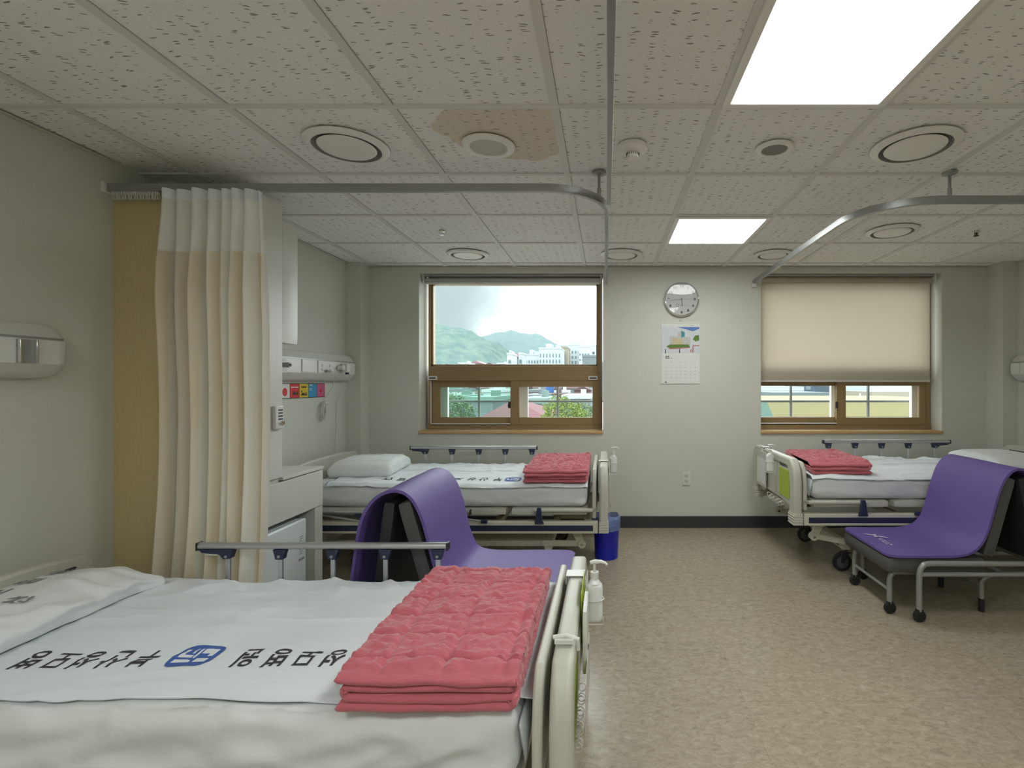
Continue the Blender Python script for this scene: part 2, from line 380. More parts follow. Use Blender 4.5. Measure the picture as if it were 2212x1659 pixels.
def textmesh(body, size=1.0, bold=0.0, align='CENTER'):
    c = bpy.data.curves.new('lettering', 'FONT'); c.body = body; c.size = size; c.align_x = align; c.align_y = 'CENTER'; c.offset = bold; c.resolution_u = 3
    o = bpy.data.objects.new('lettering', c); COL.objects.link(o)
    dg = bpy.context.evaluated_depsgraph_get(); dg.update()
    me = bpy.data.meshes.new_from_object(o.evaluated_get(dg))
    vs = [tuple(v.co) for v in me.vertices]; fs = [tuple(p.vertices) for p in me.polygons]
    bpy.data.objects.remove(o); bpy.data.curves.remove(c); bpy.data.meshes.remove(me)
    return vs, fs
def sst(a, b, x):
    t = max(0, min(1, (x-a)/(b-a))); return t*t*(3-2*t)
def nz(x, y, z=0): return noise.noise(Vector((x, y, z)))

# ------------------------------------------------------------ room shell
XL, XLF, XR = -2.25, -2.175, 3.41      # left wall (near / beyond the wardrobe), right wall
YB, YF, H = 4.378, -2.0, 2.25
MB().box(XL-.1, XR+.1, YF-.1, YB+.35, -.12, 0).build('floor', 'floor', kind='structure', flat=True)
c = MB().box(XL-.1, XR+.1, YF-.1, YB+.35, H+.008, H+.1)
co = c.build('ceiling', 'ceil', kind='structure', flat=True)
# keep ceiling object coordinates equal to world
def world_origin(o):
    d = Vector(ORG[o.name])
    for v in o.data.vertices: v.co += d
    o.location = (0, 0, 0); ORG[o.name] = (0, 0, 0)
world_origin(co); 
fl = bpy.data.objects['floor']; world_origin(fl)
g = MB()
GX = [.41+.6*k for k in range(-4, 6)]; GY = [1.85+.6*k for k in range(-6, 5)]
for x in GX: g.box(x-.015, x+.015, YF, YB, H+.0015, H+.0085)
for y in GY: g.box(XL, XR, y-.012, y+.012, H+.0010, H+.0080)
g.build('ceiling_grid', 'tbar', co, flat=True)
g = MB()
for x in GX: g.box(x+.014, x+.0165, YF, YB, H+.0072, H+.0082)
for y in GY: g.box(XL, XR, y+.0110, y+.0140, H+.0070, H+.0081)
g.build('tile_gap_shadow', 'ventin', co, flat=True)  # dark strips stand in for the shadow line along each bar
MB().box(XL-.1, XL, YF, 2.54, 0, H+.008).build('wall_left', 'wall', kind='structure', flat=True)
MB().box(XL-.1, XLF, 2.54, YB, 0, H+.008).build('wall_left', 'wall', kind='structure', flat=True)
MB().box(XLF, -2.05, 4.225, YB, 0, H+.008).build('wall_left', 'wall', kind='structure', flat=True)
MB().box(XR, XR+.1, YF, YB, 0, H+.008).build('wall_right', 'wall', kind='structure', flat=True)
MB().box(3.286, XR, 4.195, YB, 0, H+.008).build('wall_right', 'wall', kind='structure', flat=True)
MB().box(XL-.1, XR+.1, YF-.1, YF, 0, H+.008).build('wall_front', 'wall', kind='structure', flat=True)
W1 = (-1.62, -.03, .825, 2.2); W2 = (1.335, 2.90, .825, 2.2)
YO = 4.68
b = MB()
for (x0, x1) in ((XL-.1, W1[0]), (W1[1], W2[0]), (W2[1], XR+.1)): b.box(x0, x1, YB, YO, 0, H+.008)
for w in (W1, W2): b.box(w[0], w[1], YB, YO, 0, w[2]).box(w[0], w[1], YB, YO, w[3], H+.008)
b.build('wall_back', 'wall', kind='structure', flat=True)
MB().box(-2.05, 3.286, YB-.012, YB, 0, .1).build('baseboard_back', 'base', kind='structure', bevel=.003)
MB().box(XL, XL+.012, YF, 2.30, 0, .1).build('baseboard_left', 'base', kind='structure', bevel=.003)
MB().box(XR-.012, XR, YF, 4.19, 0, .1).build('baseboard_right', 'base', kind='structure', bevel=.003)
t = MB(); t.box(XL, XL+.018, YF, 2.3, H-.006, H+.001).box(XLF, XLF+.018, 2.9, 4.225, H-.006, H+.001)
t.build('trim_1', 'cornice', kind='structure', flat=True)
t = MB(); t.box(-2.05, 3.286, YB-.018, YB, H-.006, H+.001); t.build('trim_2', 'cornice', kind='structure', flat=True)
t = MB(); t.box(XR-.018, XR, YF, 4.195, H-.006, H+.001); t.build('trim_3', 'cornice', kind='structure', flat=True)

# ------------------------------------------------------------ windows
def window(i, w, lockside):
    root = thing('window_%d' % i, ((w[0]+w[1])/2, 4.53, w[2]), '', '', kind='structure')
    x0, x1 = w[0]+(.03 if i == 1 else .006), w[1]-.006
    if i == 2: x1 = 2.89
    z0, z1 = .838, 2.19
    yf, yb = 4.52, 4.60
    s = .0041423      # metres per pixel of the frame plane
    X = lambda u: (u-1310)*s
    Z = lambda v: 1.24-(v-830)*s
    zt, zm = Z(792), Z(823)        # mid rail
    gx0, gx1 = (X(935), X(1288)) if i == 1 else (x0+.05, x1-.05)
    f = MB()
    # outer frame in three steps (a stepped profile)
    f.box(x0, gx0-.018, yf, yb, z0, z1).box(gx1+.012, x1, yf, yb, z0, z1)
    f.box(x0, x1, yf, yb, z1-.06, z1).box(x0, x1, yf-.012, yb, z0, z0+.035)
    f.build('window_frame', 'wood', root, bevel=.003)
    f = MB().box(gx0-.018, gx0, yf+.02, yb, zt-.005, z1-.06).box(gx1, gx1+.012, yf+.02, yb, zt-.005, z1-.06).box(gx0-.018, gx1+.012, yf+.02, yb, zt-.002, zt+.018)
    f.build('glazing_bead', 'wood', root, bevel=.002)
    f = MB().box(gx0-.02, gx1+.014, yf-.006, yb, zm, zt+.002)
    f.build('mid_rail', 'woodh', root, bevel=.003)
    MB().box(gx0, gx1, 4.555, 4.561, zt, z1-.05).build('pane', 'glass', root, flat=True)
    # latches on mid rail
    if i == 1:
        for u in (936, 1281):
            k = MB().box(X(u)-.042, X(u)+.042, yf-.014, yf-.006, Z(821), Z(813)).build('rail_vent', 'plast', root, bevel=.001)
            MB().box(X(u)-.030, X(u)+.030, yf-.0155, yf-.013, Z(818.5), Z(816)).build('slot', 'blackp', k, flat=True)
    # lower sashes
    zb, zT = z0+.035, zm
    xm = X(1103) if i == 1 else X(1806)
    def sash(a, b2, y0, gl, gr, gb, gt, glass):
        sh = MB().box(a, gl, y0, y0+.03, zb, zT).box(gr, b2, y0, y0+.03, zb, zT).box(gl, gr, y0, y0+.03, zb, gb).box(gl, gr, y0, y0+.03, gt, zT)
        o = sh.build('sash', 'woodh', root, bevel=.003)
        MB().box(gl, gr, y0+.012, y0+.017, gb, gt).build('pane', glass, o, flat=True)
        return o
    if i == 1:
        s1 = sash(X(932), xm+.04, yf+.032, X(949), X(1103.5), Z(902), Z(837), 'glassg')
        s2 = sash(xm, X(1296), yf-.001, X(1122), X(1280), Z(902), Z(836), 'glass')
        lx, lo = xm-.004, s2
    else:
        s1 = sash(X(1642), xm+.04, yf+.032, X(1645.5), xm+.0, Z(902), Z(834), 'glass')
        s2 = sash(xm, X(1998), yf-.001, X(1826), X(1984), Z(902), Z(834), 'glass')
        lx, lo = xm-.004, s2
    MB().box(lx-.012, lx+.006, yf-.02, yf-.001, Z(882), Z(868)).cyl((lx-.006, yf-.022, Z(880)), (lx-.006, yf-.022, Z(872)), .008).build('sash_lock', 'blackp', lo, bevel=.002)
    # pale track edge
    if i == 1: MB().box(X(928), X(931.5), yf+.001, yf+.03, Z(917), zT).box(X(928), xm, yf+.001, yf+.03, Z(917), Z(915)).build('track_edge', 'plast', root, flat=True)
    else: MB().box(x0, xm, yf+.001, yf+.03, Z(916), Z(913.5)).build('track_edge', 'plast', root, flat=True)
    # outer white window leaf
    s3 = (4.66)/1094
    XX = lambda u: (u-1310)*s3
    ZZ = lambda v: 1.24-(v-830)*s3
    us = ((930, 969), (1118, 1141)) if i == 1 else ((1793, 1811), (1966, 1987))
    o = MB()
    for (a, b2) in us: o.box(XX(a), XX(b2), 4.635, 4.675, z0, ZZ(795))
    o.box(x0, x1, 4.635, 4.675, z0, ZZ(905)).box(x0, x1, 4.635, 4.675, ZZ(824), ZZ(796))
    o.build('outer_sash', 'plast', root, bevel=.003)
    # sill board
    sb = MB().box(w[0]-.003, w[1]+.003, YB-.018, 4.53, w[2]-.014, w[2]+.011)
    sb.build('window_sill', 'sill', root, bevel=.004)
window(1, W1, 1); window(2, W2, 1)
# pale inner liner of the reveals
def blind(name, w, drop, label, depth_y, xa, xb):
    r = thing(name, ((xa+xb)/2, depth_y, w[3]), label, 'blind')
    zt = w[3]
    MB().box(xa-.005, xb+.005, depth_y-.035, depth_y+.03, zt-.022, zt-.001).build('head_rail', 'alud', r, bevel=.003)
    for xx in (xa-.004, xb-.008): MB().prism([(depth_y-.04, zt-.004), (depth_y+.03, zt-.004), (depth_y+.03, zt-.075), (depth_y-.02, zt-.082), (depth_y-.04, zt-.06)], 'x', xx, xx+.012).build('end_bracket', 'plast', r, bevel=.002)
    MB().cyl((xa+.012, depth_y, zt-.052), (xb-.012, depth_y, zt-.052), .024, 24).build('roller', 'blind' if drop > .1 else 'rollgrey', r)
    if drop > .1:
        MB().add([(xa+.012, depth_y+.024, zt-drop), (xb-.012, depth_y+.024, zt-drop), (xb-.012, depth_y+.024, zt-.052), (xa+.012, depth_y+.024, zt-.052)], [(0, 1, 2, 3)]).build('blind_fabric', 'blind', r, flat=True, recalc=False)
    MB().box(xa+.012, xb-.012, depth_y+.014 if drop > .1 else depth_y-.034, depth_y+.032 if drop > .1 else depth_y-.02, zt-drop-.012, zt-drop+.004).build('bottom_bar', 'plast', r, bevel=.003)
    # bead chain
    cx = xb+.003 if drop < .1 else xb-.004
    ch = MB()
    zz = zt-.06; zlow = zt-(1.07 if drop < .1 else .92)
    while zz > zlow:
        for dy in (-.030, -.012):
            ch.lathe((cx-.004, depth_y+dy, zz), [(.0003, -.003), (.0026, -.0015), (.0026, .0015), (.0003, .003)], 6)
        zz -= .009
    for dy in (-.030, -.012): ch.cyl((cx-.004, depth_y+dy, zlow), (cx-.004, depth_y+dy, zt-.06), .0010, 5)
    ch.build('bead_chain', 'plast', r)
    return r
blind('roller_blind', W1, .075, 'rolled-up white roller blind above the clear window with the hill view', 4.455, -1.60, -.045)
blind('roller_blind', W2, .93, 'cream roller blind pulled most of the way down over the right window', 4.445, 1.345, 2.865)

# ------------------------------------------------------------ ceiling things
def ceiling_light(cx, cy, label):
    r = thing('ceiling_light', (cx, cy, H-.006), label, 'ceiling light')
    a, k = .292, .264
    f = MB()
    f.box(cx-a, cx+a, cy-a, cy-k, H-.008, H+.001).box(cx-a, cx+a, cy+k, cy+a, H-.008, H+.001).box(cx-a, cx-k, cy-k, cy+k, H-.008, H+.001).box(cx+k, cx+a, cy-k, cy+k, H-.008, H+.001)
    f.build('frame', 'vent', r, bevel=.002)
    MB().box(cx-k, cx+k, cy-k, cy+k, H-.004, H).build('diffuser', 'panel', r, flat=True)
ceiling_light(.71, 1.55, 'large bright square ceiling light nearest the camera')
ceiling_light(.71, 3.35, 'smaller looking square ceiling light near the window wall')
ceiling_light(.71, -.25, 'square ceiling light over the aisle behind the camera')
ceiling_light(-1.09, -.25, 'added fill ceiling light over the left side behind the camera')  # extra unseen panel, added to brighten the dim left side
ceiling_light(.71, -1.45, 'added fill ceiling light farthest back, out of view')  # added out of view for more general fill light
def diffuser(cx, cy, R, label):
    r = thing('air_vent', (cx, cy, H-.03), label, 'air vent', 'round ceiling air vents')
    MB().lathe((cx, cy, H), [(R*.79, -.004), (R*.81, -.013), (R*.86, -.012), (R*.97, -.006), (R, 0)], 48, cap=False).build('outer_ring', 'vent', r)
    MB().lathe((cx, cy, H), [(R*.81, -.012), (R*.74, .004), (R*.2, .006)], 48, cap=False).build('collar', 'ventin', r)
    MB().lathe((cx, cy, H), [(R*.66, -.004), (R*.69, -.008), (R*.65, -.014), (R*.45, -.018), (R*.02, -.010)], 48).build('disc', 'vent', r)
for (x, y, R, l) in ((-1.10, 2.15, .168, 'round air vent in the ceiling above the striped curtain'), (1.31, 2.15, .172, 'large round air vent in the ceiling right of the near ceiling light'),
        (-1.08, 3.95, .16, 'round air vent in the ceiling just above the clear window'), (.115, 3.95, .16, 'round air vent in the ceiling behind the hanging curtain rail'),
        (1.30, 3.95, .145, 'small round air vent in the ceiling left of the curved right rail'), (1.89, 3.35, .16, 'round air vent in the ceiling inside the curved right rail')):
    diffuser(x, y, R, l)
def speaker(cx, cy, R, label):
    r = thing('ceiling_speaker', (cx, cy, H-.012), label, 'speaker')
    MB().lathe((cx, cy, H), [(R*.68, -.006), (R*.72, -.011), (R*.95, -.006), (R, 0)], 40, cap=False).build('rim', 'vent', r)
    MB().lathe((cx, cy, H), [(R*.70, -.004), (R*.70, -.0065), (R*.01, -.009)], 40).build('grille', 'ventin' if R < .1 else 'cornice', r)
speaker(-.50, 2.15, .112, 'round white ceiling speaker on the water-stained tile')
speaker(.72, 2.17, .078, 'small round speaker with grey grille below the near ceiling light')
r = thing('smoke_detector', (.112, 2.15, H-.05), 'white domed smoke detector on the ceiling beside the hanging rail', 'smoke detector')
MB().lathe((.112, 2.15, H), [(.062, 0), (.062, -.016), (.05, -.026), (.03, -.03)], 32).build('body', 'vent', r)
MB().lathe((.112, 2.15, H), [(.026, -.029), (.026, -.044), (.022, -.050), (.01, -.052)], 24).build('sensor', 'vent', r)
sl = MB()
for k in range(20):
    a = 2*PI*k/20; sl.box(.112+.027*math.cos(a)-.0012, .112+.027*math.cos(a)+.0012, 2.15+.027*math.sin(a)-.0012, 2.15+.027*math.sin(a)+.0012, H-.042, H-.032)
sl.build('sensor_slots', 'gap', r, flat=True)
def sprinkler(x, y, label, m):
    r = thing('sprinkler', (x, y, H-.03), label, 'sprinkler')
    MB().lathe((x, y, H), [(.022, 0), (.020, -.005), (.008, -.007)], 20).build('escutcheon', 'chrome', r)
    MB().cyl((x, y, H-.006), (x, y, H-.022), .005, 10).box(x-.012, x-.009, y-.002, y+.002, H-.024, H-.006).box(x+.009, x+.012, y-.002, y+.002, H-.024, H-.006).build('frame', m, r)
    MB().lathe((x, y, H), [(.015, -.023), (.015, -.026), (.002, -.026)], 16).build('deflector', m, r)
sprinkler(-1.087, 3.35, 'small chrome sprinkler head in the ceiling left of the windows', 'chrome')
sprinkler(2.46, 3.37, 'small dark sprinkler head in the ceiling at the right', 'black')
# curtain rails
ZR = 2.12
RP = [(-.011, -.018), (.011, -.018), (.011, .018), (-.011, .018)]
def arc(cx, cy, r, a0, a1, n, z): return [(cx+r*math.cos(a0+(a1-a0)*k/n), cy+r*math.sin(a0+(a1-a0)*k/n), z) for k in range(n+1)]
r = thing('curtain_rail', (-1.1, 2.275, ZR), 'grey curtain rail from the left wall curving to the window wall', 'curtain rail')
path = [(XL+.012, 2.275, ZR), (-1.6, 2.275, ZR), (-.9, 2.275, ZR)]+arc(-.28, 2.555, .28, -PI/2, 0, 14, ZR)+[(0, 3.2, ZR), (.0, YB-.012, ZR)]
MB().tube(path, 1, prof=RP, upv=(0, 0, 1)).build('track', 'alud', r, angle=30, bevel=.002)
MB().box(XL, XL+.016, 2.25, 2.30, ZR-.024, ZR+.024).build('wall_bracket', 'plast', r, bevel=.003)
MB().box(-.018, .018, YB-.016, YB, ZR-.028, ZR+.022).build('wall_bracket', 'plast', r, bevel=.003)
def hanger(x, y, root):
    MB().lathe((x, y, H), [(.034, 0), (.032, -.008), (.012, -.016)], 28).build('ceiling_rose', 'steel', root)
    MB().cyl((x, y, H-.012), (x, y, ZR+.016), .0065).cyl((x, y, ZR+.055), (x, y, ZR+.016), .0095).build('hanger_rod', 'steel', root)
hanger(-.035, 2.42, r)
for k in range(24):
    x = XL+.035+k*.0088
    MB().box(x-.0022, x+.0022, 2.268, 2.282, ZR-.030, ZR-.018).tube([(x+.002*((k*7) % 3-1), 2.275+.006*math.cos(a), ZR-.040+.012*math.sin(a)) for a in [2*PI*j/8 for j in range(8)]], .0016, 5, closed=True).build('glider', 'plast', r)
r = thing('curtain_rail', (.012, 1.0, ZR), 'straight hanging curtain rail running toward the camera overhead', 'curtain rail')
MB().tube([(.012, 2.44, ZR), (.012, 1.0, ZR), (.012, YF+.012, ZR)], 1, prof=RP, upv=(0, 0, 1)).build('track', 'alud', r, bevel=.002)
MB().box(-.006, .03, YF, YF+.014, ZR-.024, ZR+.024).build('wall_bracket', 'plast', r, bevel=.003)
r = thing('curtain_rail', (2.2, 2.42, ZR), 'grey curtain rail with a wide bend over the right-hand bed', 'curtain rail')
path = [(1.27, YB-.012, ZR), (1.27, 3.6, ZR)]+arc(1.62, 2.77, .35, PI, 1.5*PI, 16, ZR)+[(2.3, 2.42, ZR), (XR-.012, 2.42, ZR)]
MB().tube(path, 1, prof=RP, upv=(0, 0, 1)).build('track', 'alud', r, bevel=.002)
MB().box(1.252, 1.29, YB-.03, YB, ZR-.048, ZR-.015).build('wall_bracket', 'plast', r, bevel=.003)
MB().box(XR-.014, XR, 2.395, 2.445, ZR-.024, ZR+.024).build('wall_bracket', 'plast', r, bevel=.003)
hanger(1.64, 2.42, r)

# ------------------------------------------------------------ curtain
def curtain():
    r = thing('curtain', (-1.75, 2.245, .18), 'cream and grey striped hospital curtain with white net top, drawn open beside the wardrobe', 'curtain')
    Nn, Mz = 420, 60
    def pt(u, z):
        t = (z-.2)/1.85
        xl = -1.915-.05*max(0, 1-t)**1.2+.02*math.sin(t*5); xr = -1.495+.03*math.sin(t*3.3)-.02*(1-t)
        # bulge of loose cloth low down
        ph = u*2*PI*7.5+1.2*math.sin(u*9)+.8*nz(u*4, z*.7)+.25*math.sin(z*3+u*5)
        amp = (.044+.030*(.5+.5*math.sin(u*17+1)))*(0.50+.50*sst(0, .25, 1-t))*(1+.25*nz(u*6, z*1.1, 3))
        x = xl+(xr-xl)*(u+.026*math.sin(ph*1.0+1.3)+.006*nz(u*9, z*2))
        y = 2.212+amp*math.sin(ph)+.006*nz(u*12, z*3, 5)
        return (x, min(y, 2.292), z)
    def strip(z0, z1, name, m, u0=0, u1=1, rows=Mz):
        mb = MB(); uv = []
        L = 2.2
        for j in range(rows+1):
            z = z0+(z1-z0)*j/rows
            for i in range(Nn+1):
                u = u0+(u1-u0)*i/Nn
                p = pt(u, z); mb.v.append(p); uv.append((u*L, z))
        for j in range(rows):
            for i in range(Nn):
                a = j*(Nn+1)+i; mb.f.append((a, a+1, a+Nn+2, a+Nn+1))
        mb.uv = uv
        o = mb.build(name, m, r, angle=180, recalc=False)
        return o
    strip(.2, 1.812, 'cloth_panel', 'curtain')
    strip(1.812, 2.04, 'net_heading', 'net', rows=14)
    strip(2.04, 2.085, 'top_band', 'draw', rows=3)
    for k in range(12):
        u = (k+.5)/12
        p = pt(u, 2.085); MB().tube([(p[0], p[1], 2.07), (p[0], (p[1]+2.275)/2, 2.092), (p[0], 2.275, 2.106)], .0014, 5).build('hook', 'chrome', r)
curtain()

# ------------------------------------------------------------ wardrobe, cabinets
XC = -1.75
r = thing('wardrobe', (-2.0, 2.52, 0), 'tall wardrobe with straw-coloured wood side panel behind the curtain', 'wardrobe')
MB().box(XL, XC, 2.312, 2.33, 0, 2.13).build('side_panel', 'olive', r, bevel=.001)
MB().box(XLF+.001, XC-.02, 2.331, 2.735, .736, 2.125).box(XLF+.001, XC-.02, 2.47, 2.735, 2.125, 2.207).build('body', 'white', r, flat=True)
MB().prism([(2.331, .738), (2.735, .738), (2.735, 2.207), (2.47, 2.207), (2.47, 2.125), (2.331, 2.125)], 'x', XC-.019, XC).build('door', 'white', r, bevel=.0015)
lk = MB().box(XC, XC+.022, 2.645, 2.715, 1.0, 1.125).build('keypad_lock', 'plast', r, bevel=.006)
bt = MB()
for i in range(4):
    bt.box(XC+.022, XC+.0235, 2.668, 2.703, 1.098-.016*i, 1.106-.016*i)
bt.build('buttons', 'navy', lk, flat=True)
MB().cyl((XC+.02, 2.69, 1.032), (XC+.032, 2.69, 1.032), .011).build('lock_knob', 'chrome', lk)
MB().box(XC+.022, XC+.03, 2.702, 2.708, 1.025, 1.04).build('latch', 'blackp', lk)
r = MB().rbox(((-2.175+XC)/2, (2.736+2.879)/2, (1.46+2.13)/2), (XC+2.175, 2.879-2.738, .67), .012, .05).build('wall_cabinet', 'white')
tag(r, 'narrow white wall cabinet above the head panel beside the wardrobe', 'cabinet')
r = thing('bedside_cabinet', (-1.96, 2.73, 0), 'grey-white bedside counter with one drawer and a fridge bay', 'cabinet')
MB().box(XLF+.001, XC+.004, 2.737, 3.13, .718, .735).box(XLF+.001, XC-.02, 2.335, 2.737, .705, .733).build('countertop', 'white', r, bevel=.002)
MB().box(XC-.018, XC, 2.34, 3.126, .497, .712).build('drawer', 'white', r, bevel=.0015)
MB().box(XLF+.001, XC-.002, 3.045, 3.126, 0, .494).build('side_panel', 'white', r, bevel=.0015)
MB().box(XLF+.001, XC-.02, 2.335, 2.36, 0, .7).box(XLF+.001, XC-.02, 2.36, 3.126, .50, .700).build('body', 'white', r, flat=True)
MB().box(XLF+.001, XLF+.01, 2.46, 3.045, .0, .5).build('back_panel', 'cornice', r, flat=True)
r = thing('mini_fridge', (-1.96, 2.7, 0), 'small white fridge standing in the bay under the bedside counter', 'fridge')
MB().box(-2.16, -1.80, 2.45, 2.965, .015, .455).build('body', 'fridge', r, bevel=.006)
MB().box(-1.798, -1.757, 2.448, 2.967, .02, .458).build('door', 'fridge', r, bevel=.010, seg=3)
lb = MB()
for i in range(9):
    lb.box(-1.757, -1.7562, 2.895, 2.935-(i % 3)*.006, .36-.012*i, .364-.012*i)
lb.box(-1.757, -1.7562, 2.890, 2.945, .225, .24)
lb.build('energy_label', 'papergr', r, flat=True)
MB().cyl((-2.1, 2.5, 0), (-2.1, 2.5, .016), .012).cyl((-2.1, 2.9, 0), (-2.1, 2.9, .016), .012).cyl((-1.84, 2.5, 0), (-1.84, 2.5, .016), .012).cyl((-1.84, 2.9, 0), (-1.84, 2.9, .016), .012).build('feet', 'black', r)

# ------------------------------------------------------------ bed head wall units
def head_unit(xw, sx, y0, y1, label, outlets):
    """wall unit along Y; sx = direction it protrudes"""
    z0, z1 = 1.262, 1.478
    r = thing('bedhead_unit', (xw, (y0+y1)/2, z0), label, 'wall unit')
    D = .105
    prof = [(0, z0), (.045, z0+.003), (.075, z0+.018), (.095, z0+.045), (D, z0+.055), (D, z1-.062), (.095, z1-.058), (.075, z1-.022), (.045, z1-.004), (0, z1)]
    mb = MB()
    ys = [y0, y0+.006, y0+.02, y0+.05, y1-.05, y1-.02, y1-.006, y1]
    sc = [.80, .88, .95, 1, 1, .95, .88, .80]
    n = len(prof)
    for y, k in zip(ys, sc):
        for (d, z) in prof: mb.v.append((xw+sx*d*(k if d > 0 else 1), y, (z-1.37)*(k if y in (y0, y1) or True else 1)+1.37))
    for i in range(len(ys)-1):
        for j in range(n-1): mb.f.append((i*n+j, i*n+j+1, (i+1)*n+j+1, (i+1)*n+j))
        mb.f.append((i*n+n-1, i*n, (i+1)*n, (i+1)*n+n-1))
    mb.f.append(tuple(range(n))); mb.f.append(tuple((len(ys)-1)*n+j for j in range(n)))
    mb.build('casing', 'plast', r, angle=40)
    a, b2 = xw+sx*.090, xw+sx*(D+.0025)
    MB().box(min(a, b2), max(a, b2), y0+.03, y1-.03, z1-.068, z1-.060).build('trim_strip', 'steel', r, flat=True)
    xf0, xf1 = sorted((xw+sx*D, xw+sx*(D+.006)))
    for (t, ya, yb) in outlets:
        if t == 'metal':
            q = MB(); 
            q.box(xf0, xf1, ya, yb, 1.318, 1.405)
            mo = q.build('gas_bracket', 'steel', r, bevel=.001)
            xo0, xo1 = sorted((xw+sx*(D+.006), xw+sx*(D+.016)))
            MB().box(xo0, xo1, ya, ya+.006, 1.318, 1.405).box(xo0, xo1, yb-.006, yb, 1.318, 1.405).build('bracket_rib', 'chrome', mo, bevel=.001)
        elif t == 'plate':
            q = MB().box(xf0, xf1, ya, yb, 1.322, 1.408).build('socket_plate', 'plast', r, bevel=.0015)
        elif t == 'gas':
            q = MB().box(xf0, xf1, ya, yb, 1.312, 1.412).build('gas_plate', 'paper', r, bevel=.001)
            ym = (ya+yb)/2; x2 = xw+sx*(D+.05)
            MB().cyl((xw+sx*D, ym, 1.362), (x2, ym, 1.362), .016).build('gas_outlet', 'steel', q)
            MB().cyl((x2, ym, 1.362), (xw+sx*(D+.055), ym, 1.362), .009).build('outlet_hole', 'black', q)
        elif t == 'socket':
            q = MB().box(xf0, xf1, ya, yb, 1.322, 1.408).build('socket_plate', 'plast', r, bevel=.0015)
            n2 = 2
            for k in range(n2):
                yy = ya+(yb-ya)*(k+.5)/n2
                MB().cyl((xw+sx*(D+.005), yy, 1.375), (xw+sx*(D+.009), yy, 1.375), .010).build('socket', 'cornice', q)
                MB().cyl((xw+sx*(D+.005), yy, 1.345), (xw+sx*(D+.009), yy, 1.345), .008).build('button', 'cornice', q)
    return r
head_unit(XL, 1, .75, 2.03, 'bedhead wall unit at the left edge with a ribbed metal bracket', [('metal', 1.84, 1.90)])
head_unit(XLF, 1, 2.90, 4.20, 'bedhead wall unit with sockets and plugs above the far left bed', [('gas', 3.20, 3.27), ('plate', 3.44, 3.59), ('socket', 3.63, 3.83), ('plate', 4.02, 4.10)])
head_unit(XR, -1, 2.9, 4.165, 'bedhead wall unit at the right edge of the room', [('plate', 4.05, 4.13), ('plate', 3.90, 4.01)])
XP = XLF+.105
r = thing('power_plug', (XP+.03, 3.93, 1.34), 'pair of white power plugs in the far bedhead unit', 'plug')
MB().cyl((XP+.0065, 3.90, 1.365), (XP+.05, 3.90, 1.365), .020).build('round_plug', 'plast', r, bevel=.003)
MB().box(XP+.0065, XP+.055, 3.935, 3.985, 1.33, 1.40).build('square_plug', 'plast', r, bevel=.005)
MB().box(XP+.03, XP+.055, 3.95, 3.97, 1.315, 1.33).build('plug_neck', 'navy', r, bevel=.003)
# nurse call cord with coil and hanging cable
r = thing('nurse_call_cord', (XP+.01, 3.80, 1.0), 'white coiled nurse call cord hanging below the bedhead unit', 'cord')
MB().box(XP+.0065, XP+.03, 3.71, 3.76, 1.328, 1.345).build('plug', 'steel', r, bevel=.003)
yc = 3.83
MB().tube([(XP+.025, 3.76, 1.337), (XP+.035, 3.80, 1.335), (XP+.02, 3.825, 1.30), (XP-.0, 3.835, 1.22), (XP-.05, 3.838, 1.15), (XLF+.025, 3.84, 1.12)], .0028, 7).build('cable', 'plast', r)
co_ = MB()
for k in range(5):
    w_ = .020+.004*(k % 3); hh = .075+.006*k
    co_.tube([(XLF+.016+.006*k, 3.845+w_*math.sin(a)*(1.1 if math.cos(a) < 0 else .55), 1.055+.0*k+hh*math.cos(a)*.75-.01) for a in [2*PI*j/20 for j in range(20)]], .0035, 6, closed=True)
co_.build('coil', 'plast', r)
MB().box(XLF+.012, XLF+.04, 3.85, 3.885, 1.085, 1.10).cyl((XLF+.02, 3.88, 1.085), (XLF+.045, 3.885, 1.09), .009).cyl((XLF+.02, 3.845, .955), (XLF+.02, 3.845, .975), .012, r2=.007).build('call_button', 'plast', r, bevel=.002)
r = MB().tube([(XP-.004, 4.03, 1.355), (XP+.03, 4.045, 1.352), (XP+.028, 4.06, 1.31), (XP-.02, 4.07, 1.22), (XLF+.006, 4.07, 1.1), (XLF+.005, 4.072, .9), (XLF+.005, 4.05, .72), (XLF+.005, 4.02, .5)], .0024, 7).build('power_cable', 'plast')
tag(r, 'thin white power cable running from the bedhead unit down the left wall', 'cable')
